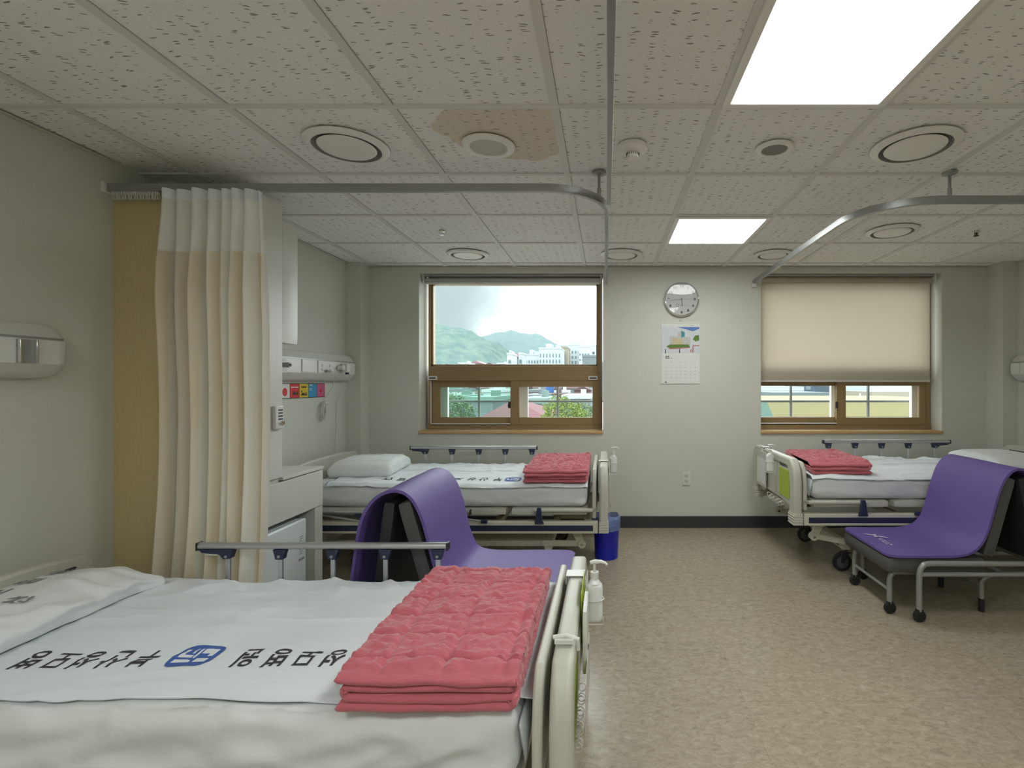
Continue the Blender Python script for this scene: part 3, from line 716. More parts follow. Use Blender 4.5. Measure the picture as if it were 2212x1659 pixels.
# coloured caution strip
r = thing('notice_strip', (XLF+.001, 3.64, 1.14), 'strip of five coloured patient notices on the wall under the bedhead unit', 'sign')
MB().box(XLF, XLF+.004, 3.36, 3.905, 1.140, 1.245).build('backing', 'blackp', r, flat=True)
def wallpoly(pts, m, name, root, xo=.006):
    return MB().prism(pts, 'x', XLF+.004, XLF+xo).build(name, m, root, flat=True)
def wr(y0, y1, z0, z1): return [(y0, z0), (y1, z0), (y1, z1), (y0, z1)]
cols = ['paper', 'red', 'yellow', 'cyan', 'pink']
for i, cname in enumerate(cols):
    y0 = 3.364+i*.108; pn = wallpoly(wr(y0, y0+.104, 1.144, 1.241), cname, 'notice_panel', r)
    pic = 'red' if i == 0 else ('blackp' if i == 2 else 'paper')
    if i in (0, 4):
        wallpoly([(y0+.052+.026*math.cos(a)*(1 if i == 0 else .5), 1.185+.028*math.sin(a)*(1 if i == 0 else .5)) for a in [2*PI*k/18 for k in range(18)]], pic if i == 0 else 'red', 'symbol', pn, .0068)
    if i == 1: wallpoly([(y0+.02, 1.165), (y0+.09, 1.165), (y0+.08, 1.19), (y0+.06, 1.175), (y0+.045, 1.19)], 'blackp', 'symbol', pn, .0068)
    if i == 2:
        q = MB()
        for (a0, a1, c0, c1) in ((.02, .09, 1.158, 1.168), (.025, .055, 1.168, 1.176), (.06, .09, 1.172, 1.178)): q.prism(wr(y0+a0, y0+a1, c0, c1), 'x', XLF+.006, XLF+.0068)
        q.prism([(y0+.026+.007*math.cos(a), 1.186+.007*math.sin(a)) for a in [2*PI*k/10 for k in range(10)]], 'x', XLF+.006, XLF+.0068)
        q.build('symbol', 'blackp', pn, flat=True)
    q = MB()
    for (a0, a1, c0, c1) in [[], [(.008, .048, 1.214, 1.222), (.052, .092, 1.214, 1.222)], [(.022, .034, 1.212, 1.224), (.037, .049, 1.212, 1.224), (.052, .064, 1.212, 1.224), (.067, .079, 1.212, 1.224)], [(.010, .052, 1.228, 1.236), (.010, .040, 1.200, 1.206), (.012, .050, 1.190, 1.192)], [(.020, .080, 1.176, 1.179)]][i]:
        q.prism(wr(y0+a0, y0+a1, c0, c1), 'x', XLF+.006, XLF+.0068)
    if q.v: q.build('caption_marks', 'paper' if i != 2 else 'blackp', pn, flat=True)

# ------------------------------------------------------------ clock, calendar, outlet
KX = 4.378/1094
def WX(u): return (u-1310)*KX
def WZ(v): return 1.24-(v-830)*KX
cx, cz = WX(1471.5), WZ(648)
r = thing('wall_clock', (cx, YB-.02, cz-.148), 'round silver-rimmed wall clock between the windows', 'clock')
MB().lathe((cx, YB, cz), [(.140, 0), (.148, -.01), (.149, -.03), (.146, -.038), (.138, -.040), (.136, -.030)], 64, 'y', cap=False).build('rim', 'chrome', r)
fc = MB().lathe((cx, YB, cz), [(.001, -.026), (.138, -.026), (.138, -.001)], 64, 'y', cap=False).build('face', 'face', r)
for h_ in range(1, 13):
    a = 2*PI*h_/12
    vs, fs = textmesh(str(h_), .032, .0022)
    px, pz = cx+.112*math.sin(a), cz+.112*math.cos(a)
    # crossed 10..2 numerals are greyed by the glass reflection in the photograph only
    MB().add([(px+p[0]*1.15, YB-.0268, pz+p[1]*.85) for p in vs], fs).build('numeral', 'blackp', fc, flat=True, recalc=False)


q = MB()
q.tube([(cx-.036+.013*max(-1, min(1, 1.3*math.cos(a))), YB-.0268, cz-.05+.010*max(-1, min(1, 1.3*math.sin(a)))) for a in [2*PI*k/16 for k in range(16)]], .0012, 4, closed=True).build('day_window', 'blackp', fc)
MB().box(cx-.015, cx+.05, YB-.0270, YB-.0262, cz-.056, cz-.053).box(cx-.015, cx+.02, YB-.0270, YB-.0262, cz-.048, cz-.046).build('small_print', 'papergr', fc, flat=True)
def hand(a, L, w, name, dy):
    d = Vector((math.sin(a), 0, math.cos(a))); n_ = Vector((math.cos(a), 0, -math.sin(a)))
    o = Vector((cx, YB-dy, cz)); P = [o-d*.012-n_*w, o-d*.012+n_*w, o+d*L+n_*w*.7, o+d*L-n_*w*.7]
    MB().add([tuple(p) for p in P]+[tuple(p+Vector((0, -.001, 0))) for p in P], [(0, 1, 2, 3), (7, 6, 5, 4), (0, 4, 5, 1), (1, 5, 6, 2), (2, 6, 7, 3), (3, 7, 4, 0)]).build(name, 'blackp', r, flat=True)
hand(math.radians(176), .062, .0032, 'hour_hand', .029)
hand(math.radians(263), .100, .0016, 'minute_hand', .031)
hand(math.radians(91), .095, .0006, 'second_hand', .033)
MB().lathe((cx, YB, cz), [(.001, -.0375), (.137, -.0365), (.137, -.0355)], 48, 'y', cap=False).build('glass_cover', 'clockglass', r)

r = thing('wall_calendar', (WX(1470), YB-.005, WZ(829)), 'hanging wall calendar showing month 05 below the clock', 'calendar')
x0, x1, z0, z1 = WX(1428.5), WX(1511), WZ(829.5), WZ(698)
MB().box(x0, x1, YB-.006, YB-.001, z0, z1).build('page', 'paper', r, flat=True)
MB().box(x0, x1, YB-.009, YB-.0005, z1-.006, z1+.003).build('binding', 'plast', r, bevel=.001)
MB().cyl((WX(1469.5), YB, WZ(693.5)), (WX(1469.5), YB-.008, WZ(693.5)), .0035, 10).build('nail', 'black', r)
w_, h_ = x1-x0, z1-z0
def C(pts, m, name, d, par):
    return MB().prism([(x0+p[0]*w_, z0+p[1]*h_) for p in pts], 'y', YB-.0062-d, YB-.006).build(name, m, par, flat=True)
M['p_sky'] = mat('print_cloud', (.60, .63, .66), .7, var=.15, vscale=30); M['p_blue'] = mat('print_sky_blue', (.10, .20, .48), .7, var=.4, vscale=40)
M['p_bld'] = mat('print_building', (.50, .50, .50), .7, var=.1, vscale=60); M['p_bld2'] = mat('print_building_cream', (.55, .47, .30), .7, var=.2, vscale=90)
M['p_teal'] = mat('print_teal', (.05, .24, .30), .7, var=.2, vscale=60); M['p_grn'] = mat('print_green', (.10, .20, .03), .7, var=.5, vscale=90); M['p_brk'] = mat('print_brick', (.40, .12, .09), .7)
pg = C([(0, .50), (1, .50), (1, .935), (0, .935)], 'p_sky', 'picture', .0002, r)
C([(.42, .93), (.99, .93), (.99, .90), (.82, .86), (.66, .89)], 'p_blue', 'sky_patch', .0004, pg)
C([(.22, .64), (.76, .64), (.76, .76), (.60, .77), (.22, .78)], 'p_bld', 'building', .0004, pg)
C([(.30, .645), (.56, .645), (.56, .74), (.30, .75)], 'p_bld2', 'facade', .0006, pg)
C([(.43, .765), (.52, .76), (.52, .87), (.43, .84)], 'p_bld', 'tower', .0006, pg); C([(.52, .76), (.61, .77), (.61, .85), (.52, .87)], 'p_teal', 'tower_glass', .0006, pg)
C([(.12, .61), (.22, .645), (.72, .645), (.75, .605), (.24, .585)], 'p_grn', 'hedge', .0008, pg)
C([(.14, .595), (.24, .585), (.75, .600), (.74, .585), (.22, .568)], 'p_brk', 'kerb', .0010, pg)
C([(.82, .73), (.88, .79), (.98, .80), (.99, .71), (.90, .69)], 'p_grn', 'tree_crown', .0006, pg)
C([(.83, .62), (.99, .62), (.99, .635), (.83, .635)], 'p_brk', 'wall', .0006, pg)
for tx in (.86, .91, .96): C([(tx, .63), (tx+.012, .63), (tx+.012, .71), (tx, .71)], 'paper', 'trunk', .0008, pg)
for (tx, tz, hh, mm) in ((.09, .50, .07, 'blackp'), (.46, .505, .07, 'blackp'), (.76, .52, .05, 'p_brk'), (.81, .515, .11, 'p_brk')): C([(tx, tz), (tx+.03, tz), (tx+.025, tz+hh), (tx+.008, tz+hh)], mm, 'walking_figure', .0008, pg)
def caltext(s_, fx, fz, size, m='blackp', bold=.0003, name='lettering'):
    vs, fs = textmesh(s_, size, bold)
    MB().add([(x0+fx*w_+p[0], YB-.0066, z0+fz*h_+p[1]) for p in vs], fs).build(name, m, r, flat=True, recalc=False)
caltext('05', .16, .432, .036, bold=.0008); caltext('May', .27, .42, .011, 'papergr')
caltext('2021.05', .80, .955, .008, 'papergr')
dn = MB()
def addt(s_, fx, fz, size):
    vs, fs = textmesh(s_, size, .0002); dn.add([(x0+fx*w_+p[0], YB-.0066, z0+fz*h_+p[1]) for p in vs], fs)
for i, d in enumerate(['S', 'M', 'T', 'W', 'T', 'F', 'S']): addt(d, .13+i*.125, .355, .010)
for d in range(1, 32):
    k = d+5; row, cl = k//7, k % 7
    if row == 5: continue
    addt(str(d), .13+cl*.125, [.325, .27, .21, .155, .098][row], .011)
dn.build('date_numbers', 'papergr', r, flat=True, recalc=False)
MB().box(x0+.03, x0+.045, YB-.0066, YB-.006, z0+.010, z0+.018).build('small_logo', 'blackp', r, flat=True)
r = thing('wall_socket', (WX(1482.5), YB-.005, WZ(1048)), 'white double power socket low on the wall between the beds', 'socket')
MB().box(WX(1474), WX(1491), YB-.009, YB, WZ(1048), WZ(1020)).build('plate', 'plast', r, bevel=.002)
for v in (1028.5, 1039.5):
    s_ = MB().lathe((WX(1482.5), YB-.009, WZ(v)), [(.018, 0), (.018, -.002), (.016, -.0022), (.001, -.0022)], 24, 'y').build('socket', 'cornice', r)
    MB().box(WX(1482.5)-.011, WX(1482.5)-.006, YB-.0122, YB-.0112, WZ(v)-.003, WZ(v)+.003).box(WX(1482.5)+.006, WX(1482.5)+.011, YB-.0122, YB-.0112, WZ(v)-.003, WZ(v)+.003).build('pin_holes', 'blackp', s_, flat=True)

# ------------------------------------------------------------ hospital beds
def ridge(x, y, z, w=4.0):
    return max(0, 1-abs(nz(x, y, z))*w)**1.4
def top_h(x, y, sd, amp=1.0):
    """relief of a slept-on, hand-smoothed sheet (metres)"""
    wx, wy = x+.10*nz(x*2.3, y*2.3, sd+50), y+.06*nz(x*2.1, y*3.1, sd+51)
    e = .007*nz(x*2.2, y*5, sd)
    e += .0065*ridge(wx*2.2, wy*6.5, sd+1)*(.25+.75*sst(-.15, .35, nz(x*1.5, y*2, sd+7)))
    e += .0045*ridge(wx*5+wy*4, wy*8-wx*2, sd+2)*sst(-.1, .3, nz(x*2, y*2, sd+8))
    e += .0085*sst(.08, .36, y)*ridge(wx*5+wy*5, wy*7-wx*3, sd+4, 3.4)
    e += .0030*ridge(wx*12, wy*20, sd+5)*sst(0, .4, nz(x*3, y*3, sd+9))
    yc = .055+.03*nz(x*1.2, 0, sd+9)
    e += .008*math.exp(-((y-yc)/.010)**2)*sst(-.75, -.5, x)
    return e*amp
def make_bed(ox, oy, sx, Mz, label, sd, th=.138, amp=1.0):
    xf = lambda p: (ox+sx*p[0], oy+p[1], p[2])
    r = thing('hospital_bed', (ox, oy, 0), label, 'bed', 'cream hospital beds with fold-down aluminium rails')
    B = lambda: MB(xf)
    # base frame, arms, casters
    B().box(-.66, .66, -.27, -.23, .150, .190).box(-.66, .66, .23, .27, .150, .190).box(-.66, -.61, -.33, .33, .145, .195).box(.61, .66, -.33, .33, .145, .195).build('base_frame', 'cream', r, bevel=.004)
    zb = Mz-.295
    for s2 in (-1, 1):
        for yy in (-.25, .25):
            xa, xb, za = s2*.80, s2*.70, zb+.02
            B().prism([(xa-.03, za), (xa+.03, za), (s2*.86+.022, max(.165, zb-.10)), (s2*.86-.022, max(.155, zb-.11))], 'y', yy*1.36-.012, yy*1.36+.012).cyl((s2*.86, yy*1.36-.02, max(.165, zb-.10)), (s2*.86, yy*1.36+.02, max(.165, zb-.10)), .026, 20).build('lift_arm', 'cream', r, bevel=.002)
            B().prism([(s2*.86, max(.145, zb-.115)), (s2*.86, max(.175, zb-.080)), (s2*.60, .215), (s2*.60, .175)], 'y', yy*1.36-.008, yy*1.36+.008).build('link_bar', 'cream', r, bevel=.002)
            B().cyl((s2*.86, yy*1.36-.025, max(.165, zb-.10)), (s2*.86, yy*1.36+.025, max(.165, zb-.10)), .009, 14).build('pivot_bolt', 'chrome', r)
            cxx, cyy = s2*.635, yy*1.24
            st = B().cyl((cxx, cyy, .118), (cxx, cyy, .165), .014, 14).box(cxx-.012, cxx+.03, cyy-.020, cyy+.020, .104, .124).prism([(cxx-.01, .12), (cxx+.03, .12), (cxx+.036, .06), (cxx+.016, .055)], 'y', cyy-.021, cyy-.016).prism([(cxx-.01, .12), (cxx+.03, .12), (cxx+.036, .06), (cxx+.016, .055)], 'y', cyy+.016, cyy+.021).build('caster', 'blackp', r, bevel=.001)
            B().lathe((cxx+.024, cyy, .062), [(.012, -.014), (.045, -.013), (.058, -.012), (.062, -.006), (.062, .006), (.058, .012), (.045, .013), (.012, .014)], 30, 'y').build('wheel', 'black', st)
            B().lathe((cxx+.024, cyy, .062), [(.005, -.0165), (.040, -.015), (.040, .015), (.005, .0165)], 20, 'y').build('hub', 'greyf', st)
            B().box(cxx-.035, cxx-.005, cyy-.012, cyy+.012, .118, .126).build('brake_pedal', 'blackp', st, bevel=.002)
    # side beams with navy strip
    for s2 in (-1, 1):
        y0, y1 = sorted((s2*.415, s2*.455))
        q = B().box(-.97, .965, y0, y1, zb, zb+.075).build('side_beam', 'cream', r, bevel=.003)
        ya, yb = sorted((s2*.4535, s2*.457))
        B().box(-.93, .935, ya, yb, zb+.016, zb+.052).build('navy_strip', 'navy', q, bevel=.001)
    for xx in (-.9, -.3, .3, .9): B().box(xx-.02, xx+.02, -.415, .415, zb+.012, zb+.052).build('cross_member', 'cream', r, bevel=.002)
    # mechanism spring
    B().tube([(.70+.16*t/120, .10+.012*math.cos(t*.9), zb+.0+.012*math.sin(t*.9)) for t in range(121)], .003, 5).build('coil_spring', 'blackp', r)
    # deck sections
    for (a, b2) in ((-.93, -.31), (-.28, -.02), (.01, .38), (.41, .90)):
        B().rbox(((a+b2)/2, 0, Mz-th-.025), (b2-a, .86, .046), .014, .06).build('deck_section', 'offw', r)
    B().tube([(.56, -.440, Mz-th-.012), (.93, -.440, Mz-th-.012), (.945, -.40, Mz-th-.012), (.945, .40, Mz-th-.012), (.93, .44, Mz-th-.012), (.56, .44, Mz-th-.012)], .013, 10).build('mattress_retainer', 'offw', r)
    for s2 in (-1, 1):
        y0, y1 = sorted((s2*.448, s2*.47))
        B().prism([(.565, Mz-.232), (.625, Mz-.232), (.612, Mz-.205), (.605, Mz-.130), (.580, Mz-.130)], 'y', y0, y1).build('rail_clip', 'navy', r, bevel=.003)
    # boards
    def board(xa, xb, top, hw, low, mid, notch, name, m, chamf=.06):
        P = [(-hw, low), (-hw, top-chamf*2.2), (-hw+chamf*.35, top-chamf*.7), (-hw+chamf, top), (hw-chamf, top), (hw-chamf*.35, top-chamf*.7), (hw, top-chamf*2.2), (hw, low), (hw-notch, low), (hw-notch-.03, mid), (-hw+notch+.03, mid), (-hw+notch, low)]
        return B().prism(P, 'x', xa, xb).build(name, m, r, bevel=.008, seg=3)
    # inner foot panel
    q = board(.928, .955, Mz+.095, .415, Mz-.21, Mz-.18, .06, 'foot_panel', 'offw')
    # outer footboard: frame + inset panel
    xo0, xo1 = .974, 1.030
    top = Mz+.12; hw = .455
    q = B()
    out = [(-hw, zb-.0), (-hw, top-.13), (-hw+.02, top-.05), (-hw+.07, top), (hw-.07, top), (hw-.02, top-.05), (hw, top-.13), (hw, zb)]
    inn = [(-hw+.10, zb), (-hw+.085, Mz-.06), (-hw+.10, top-.10), (-hw+.13, top-.055), (hw-.13, top-.055), (hw-.10, top-.10), (hw-.085, Mz-.06), (hw-.10, zb)]
    n = len(out)
    vs = [(x, p[0], p[1]) for x in (xo0, xo1) for p in out]+[(x, p[0], p[1]) for x in (xo0, xo1) for p in inn]
    fs = []
    for i in range(n-1):
        fs += [(i, i+1, 2*n+i+1, 2*n+i), (n+i, n+i+1, 3*n+i+1, 3*n+i), (i, i+1, n+i+1, n+i), (2*n+i, 2*n+i+1, 3*n+i+1, 3*n+i)]
    fs += [(0, n, 3*n, 2*n), (n-1, 2*n-1, 4*n-1, 3*n-1)]
    q.add(vs, fs)
    fb = q.build('footboard', 'offw', r, bevel=.016, seg=4, angle=50)
    P = [(-hw+.08, Mz-.19), (-hw+.08, Mz+.045), (-.17, Mz+.045), (-.15, Mz+.07), (.15, Mz+.07), (.17, Mz+.045), (hw-.08, Mz+.045), (hw-.08, Mz-.19), (.2, Mz-.175), (-.2, Mz-.175)]
    B().prism(P, 'x', .986, 1.022).build('footboard_panel', 'offw', fb, bevel=.004)
    for s2 in (-1, 1):
        y0, y1 = sorted((s2*.17, s2*.36))
        B().box(1.0221, 1.0262, y0, y1, Mz-.15, Mz+.035).build('green_inlay', 'green', fb, bevel=.001)
        y0, y1 = sorted((s2*(hw-.10), s2*(hw+.004)))
        c2 = B()
        for k in range(4): c2.box(xo0-.004, xo1+.004, y0, y1, zb+.001+k*.017, zb+.012+k*.017)
        c2.box(xo0-.001, xo1+.001, y0+.002, y1-.002, zb+.001, zb+.075).build('ribbed_foot_cap', 'offw', fb, bevel=.003)
    # hooks under the footboard
    for k in range(9):
        y = -.24+.035*k; B().tube([(1.030+.012*math.cos(a), y, Mz-.20+.014*math.sin(a)-(k % 2)*.012) for a in [2*PI*j/12 for j in range(12)]], .0022, 5, closed=True).build('hook', 'plast', fb)
    # headboard
    hb = B()
    P = [(-.44, Mz-.20), (-.44, Mz+.085), (-.40, Mz+.118), (-.2, Mz+.132), (.2, Mz+.132), (.40, Mz+.118), (.44, Mz+.085), (.44, Mz-.20)]
    hb.prism(P, 'x', -1.03, -.99)
    hb = hb.build('headboard', 'offw', r, bevel=.010, seg=3)
    for s2 in (-1, 1):
        y0, y1 = sorted((s2*.20, s2*.38))
        B().rbox((-1.0, (y0+y1)/2, Mz+.078), (.024, y1-y0, .030), .012, .02).build('grip_recess', 'gap', hb)
        B().cyl((-1.01, s2*.44, Mz-.10), (-1.01, s2*.462, Mz-.10), .022, 20).build('bumper_wheel', 'plast', hb)
    # raised side rail on the window side
    rl = B().tube([(-.575, .455, Mz+.135), (.455, .455, Mz+.135)], 1, prof=[(.016*math.cos(a), .0155*math.sin(a)*(1 if math.sin(a) > 0 else .8)) for a in [2*PI*k/14 for k in range(14)]], upv=(0, 0, 1)).build('side_rail', 'alu', r)
    for xa_, xb_ in ((-.578, -.570), (.450, .459)): B().box(xa_, xb_, .438, .472, Mz+.119, Mz+.151).build('end_cap', 'blackp', rl, bevel=.002)
    for k in range(5):
        x = -.454+.217*k
        ps = B().box(x-.009, x+.009, .449, .461, Mz-.22, Mz+.112).build('rail_post', 'alu', rl, bevel=.002)
        if k == 0: B().prism([(x-.115, Mz+.124), (x+.028, Mz+.124), (x+.022, Mz+.105), (x+.016, Mz+.086), (x-.012, Mz+.084), (x-.030, Mz+.104), (x-.10, Mz+.110)], 'y', .440, .470).build('latch_bracket', 'navy', ps, bevel=.003); B().box(x-.09, x-.035, .443, .467, Mz+.098, Mz+.108).build('release_lever', 'cream', ps, bevel=.002)
        else: B().prism([(x-.027, Mz+.123), (x+.027, Mz+.123), (x+.021, Mz+.105), (x+.016, Mz+.082), (x-.016, Mz+.082), (x-.021, Mz+.105)], 'y', .441, .469).build('post_bracket', 'navy', ps, bevel=.003)
        B().cyl((x, .438, Mz+.095), (x, .4415, Mz+.095), .006, 12).build('rivet', 'steel', ps)
    B().box(-.50, .44, .447, .463, Mz-.235, Mz-.205).build('rail_base', 'steel', rl, bevel=.003)
    # lowered side rail on the near side
    rl = B().tube([(-.87, -.462, Mz-.155), (.16, -.462, Mz-.155)], 1, prof=[(.014*math.cos(a), .0135*math.sin(a)) for a in [2*PI*k/14 for k in range(14)]], upv=(0, 0, 1)).build('side_rail', 'alu', r)
    B().box(.155, .163, -.478, -.446, Mz-.171, Mz-.139).build('end_cap', 'blackp', rl, bevel=.002)
    for k in range(4):
        x = -.80+.25*k
        B().prism([(x, Mz-.180), (x, Mz-.168), (x+.30, Mz-.212), (x+.30, Mz-.224)], 'y', -.468, -.458).build('rail_post', 'alu', rl, bevel=.002)
        B().box(x-.022, x+.022, -.472, -.450, Mz-.190, Mz-.162).box(x+.275, x+.315, -.472, -.452, Mz-.228, Mz-.204).build('post_bracket', 'navy', rl, bevel=.003)
    # mattress
    def md(p, nrm):
        x, y, z = p
        if nrm.z > .2:
            z += top_h(x, y, sd, amp)*nrm.z
        if abs(nrm.y) > .3:
            sk = .85 if th > .15 else .45
            d = .020*nz(x*4-z*14, z*5, sd+20)+.006*nz(x*11+z*18, z*9, sd+21)
            d += .020*ridge(x*3.2+z*9, z*4-x, sd+25, 2.6)+.007*ridge(x*6-z*12, z*7, sd+26, 2.4)
            d *= sk
            low = sst(Mz, Mz-.10, z)
            y += nrm.y/abs(nrm.y)*(d*(.30+.70*low)-.008)
        if nrm.z > .05 and abs(nrm.y) > .25: z += .009*nz(x*13, y*6, sd+30)+.008*ridge(x*9, y*20, sd+31, 3)
        return Vector((x, y, z))
    mt = MB(xf).rbox((-.035, 0, Mz-th/2), (1.86, .845, th), .045, .0105 if amp == 1.5 and th > .15 else .0125, md).build('mattress', 'sheet', angle=75)
    tag(mt, 'white sheeted mattress on the '+label.split('hospital bed')[0]+'bed', 'mattress', 'white mattresses')
    return r, xf
BN, BF, BR = (-1.11, 1.64, 1, .435), (-1.02, 3.67, 1, .585), (2.22, 3.67, -1, .635)
bn, xn = make_bed(*BN, 'cream hospital bed nearest the camera, headboard at the left wall', 1.3, .165, 1.5)
bf, xff = make_bed(*BF, 'cream hospital bed under the left window, beyond the purple chair', 5.1, .138, 1.5)
br_, xr = make_bed(*BR, 'cream hospital bed at the right under the window with the cream blind', 9.7, .138, 1.7)
for o in bpy.data.objects:
    if o.name.startswith('mattress') and 'label' in o:
        x, y = o.location.x, o.location.y
        o['label'] = 'white mattress under the near bed with large black lettering' if y < 2.5 else ('white mattress of the far left bed under the clear window' if x < 0 else 'white mattress of the right bed beside the right purple chair')
        if y < 2.5: o['label'] = 'wrinkled white mattress of the near bed in the foreground'

def drape(vs, fs, g=.006):
    """cut a flat 2D mesh along a fine grid so that it can follow cloth"""
    bm = bmesh.new(); V = [bm.verts.new((p[0], p[1], 0)) for p in vs]
    for f in fs:
        try: bm.faces.new([V[i] for i in f])
        except ValueError: pass
    xs = [p[0] for p in vs]; ys = [p[1] for p in vs]
    for ax, lo, hi in ((0, min(xs), max(xs)), (1, min(ys), max(ys))):
        k = math.floor(lo/g)+1
        while k*g < hi:
            co_ = [0, 0, 0]; co_[ax] = k*g; no_ = [0, 0, 0]; no_[ax] = 1
            bmesh.ops.bisect_plane(bm, geom=bm.verts[:]+bm.edges[:]+bm.faces[:], plane_co=co_, plane_no=no_, dist=1e-6)
            k += 1
    bm.verts.index_update()
    ov = [(v.co.x, v.co.y) for v in bm.verts]; of = [tuple(v.index for v in f.verts) for f in bm.faces]
    bm.free(); return ov, of
# draw sheets with the hospital's lettering
def draw_sheet(bed, xf, x0, x1, y0, y1, sd, label, texts, emb, amp=1.0):
    ox, oy, sx, Mz = bed
    nx, ny = int((x1-x0)/.011), int((y1-y0)/.011)
    mb = MB(xf)
    def zt(x, y):
        z = Mz+top_h(x, y, sd, amp)+.0095
        z += .0035*ridge(x*4, y*14, sd+40, 3.4)*sst(0, .3, nz(x*2, y*2, sd+41)+.2)
        e = sst(-.375, -.43, y) if y0 < -.4 else 0; z -= .018*e*e
        e2 = sst(.375, .43, y); z -= .018*e2*e2
        return z
    for lay in (0, 1):
        for i in range(nx+1):
            for j in range(ny+1):
                x = x0+(x1-x0)*i/nx; y = y0+(y1-y0)*j/ny
                yw = y+.004*nz(x*7, 3, sd) if j in (0, ny) else y
                mb.v.append((x, yw, zt(x, y)-.0028*lay))
    A = (nx+1)*(ny+1)
    for i in range(nx):
        for j in range(ny):
            a = i*(ny+1)+j; mb.f += [(a, a+1, a+ny+2, a+ny+1), (A+a, A+a+ny+1, A+a+ny+2, A+a+1)]
    for i in range(nx):
        for j in (0, ny):
            a = i*(ny+1)+j; mb.f.append((a, a+ny+1, A+a+ny+1, A+a))
    for j in range(ny):
        for i in (0, nx):
            a = i*(ny+1)+j; mb.f.append((a, a+1, A+a+1, A+a))
    o = mb.build('draw_sheet', 'draw', angle=60)
    tag(o, label, 'bed sheet')
    # hem along head end
    h = MB(xf)
    pts = [(x0-.001, y0+(y1-y0)*k/60, 0) for k in range(61)]
    h.tube([(p[0], p[1], zt(p[0], p[1])-.0002) for p in pts], .0022, 5).build('blue_hem', 'hem', o)
    # lettering: projected on the cloth, upright when read from the window side
    for (body, wx, wy, ch, cw) in texts:
        vs, fs = textmesh(body, 1.0, .018)
        mb = MB()
        vs, fs = drape([(wx-p[0]*cw, wy-p[1]*ch) for p in vs], fs)
        for X, Y in vs:
            lx, ly = (X-ox)*sx, Y-oy
            mb.v.append((X, Y, zt(lx, ly)+.0012))
        mb.f = list(fs)
        # subdivide so that strokes follow the cloth
        q = mb.build('printed_character', 'ink', o, flat=True, recalc=False)
    if emb:
        ex, ey, w_, h_ = emb
        def quad(pts, m, name, dz, par):
            mb = MB()
            vs, fs = drape([(ex-p[0]*w_, ey-p[1]*h_) for p in pts], [tuple(range(len(pts)))])
            for X, Y in vs: mb.v.append((X, Y, zt((X-ox)*sx, Y-oy)+dz))
            mb.f = list(fs)
            return mb.build(name, m, par, flat=True)
        pts = []
        for k in range(40):
            a = 2*PI*k/40; c_, s_ = math.cos(a), math.sin(a)
            pts.append((.5*math.copysign(abs(c_)**.42, c_)*(1-.10*s_*s_), .5*math.copysign(abs(s_)**.5, s_)))
        e = quad(pts, 'inkb', 'printed_emblem', .0016, o)
        for P in ([(-.38, -.28), (-.38, .02), (-.26, .02), (-.26, -.1), (-.06, -.1), (-.06, -.28)], [(.38, -.28), (.38, .08), (.06, .08), (.06, -.02), (.28, -.02), (.28, -.28)], [(-.38, .12), (-.38, .30), (-.10, .30), (-.10, .12)], [(.38, .16), (.38, .30), (-.02, .30), (-.02, .22), (.08, .16)], [(-.02, -.30), (.03, -.30), (.03, .06), (-.02, .12)], [(.10, -.30), (.14, -.30), (.14, -.08), (.10, -.08)]):
            quad(P, 'draw', 'emblem_mark', .0022, e)
    return o
def TX(u, Y): return (u-1310)*Y/F
Yt = 1.470
chs = []
for ch, u in zip('병모성산부', (70, 132, 190, 250, 314)): chs.append((ch, TX(u, Yt)+.008, Yt, .098, .070))
for ch, u in zip('원병모성산부', (535, 601, 662, 722, 783, 843)): chs.append((ch, TX(u, Yt)+.006, Yt, .098, .070))
draw_sheet(BN, xn, -.68, .925, -.372, .425, 1.3, 'white printed draw sheet with black lettering and blue emblem on the near bed', chs, (TX(424, Yt), Yt, .125, .112), 1.5)
Yf = 3.42
chf = []
for ch, u in zip('원병모성산부', (838, 868, 990, 1020, 1046, 1076)): chf.append((ch, TX(u, Yf), Yf, .095, .070))
draw_sheet(BF, xff, -.78, .90, -.425, .42, 5.1, 'white printed draw sheet on the far left bed', chf, (TX(1108, Yf), Yf, .11, .1), 1.5)
draw_sheet(BR, xr, -.60, .90, -.425, .42, 9.7, 'plain white draw sheet on the right bed', [], None, 1.7)
# hanging sheet corner at the near bed foot and right bed foot
for (bed, xf, lab) in ((BN, xn, 'near bed'), (BR, xr, 'right bed')):
    Mz = bed[3]; mb = MB(xf)
    n1, n2 = 16, 14
    for lay in (0, 1):
        for i in range(n1+1):
            for j in range(n2+1):
                s_ = i/n1; t_ = j/n2
                x = .9005+.010*t_+.012*math.sin(t_*PI)*s_+lay*.002
                y = -.430+.16*s_+.03*t_
                z = Mz-.012-t_*(.11-.05*s_)+.004*math.sin(s_*7)
                mb.v.append((x, y, z))
    A = (n1+1)*(n2+1)
    for i in range(n1):
        for j in range(n2):
            a = i*(n2+1)+j; mb.f += [(a, a+1, a+n2+2, a+n2+1), (A+a, A+a+n2+1, A+a+n2+2, A+a+1)]
    q = mb.build('sheet_corner', 'draw', bpy.data.objects['draw_sheet' if lab == 'near bed' else 'draw_sheet.002'])
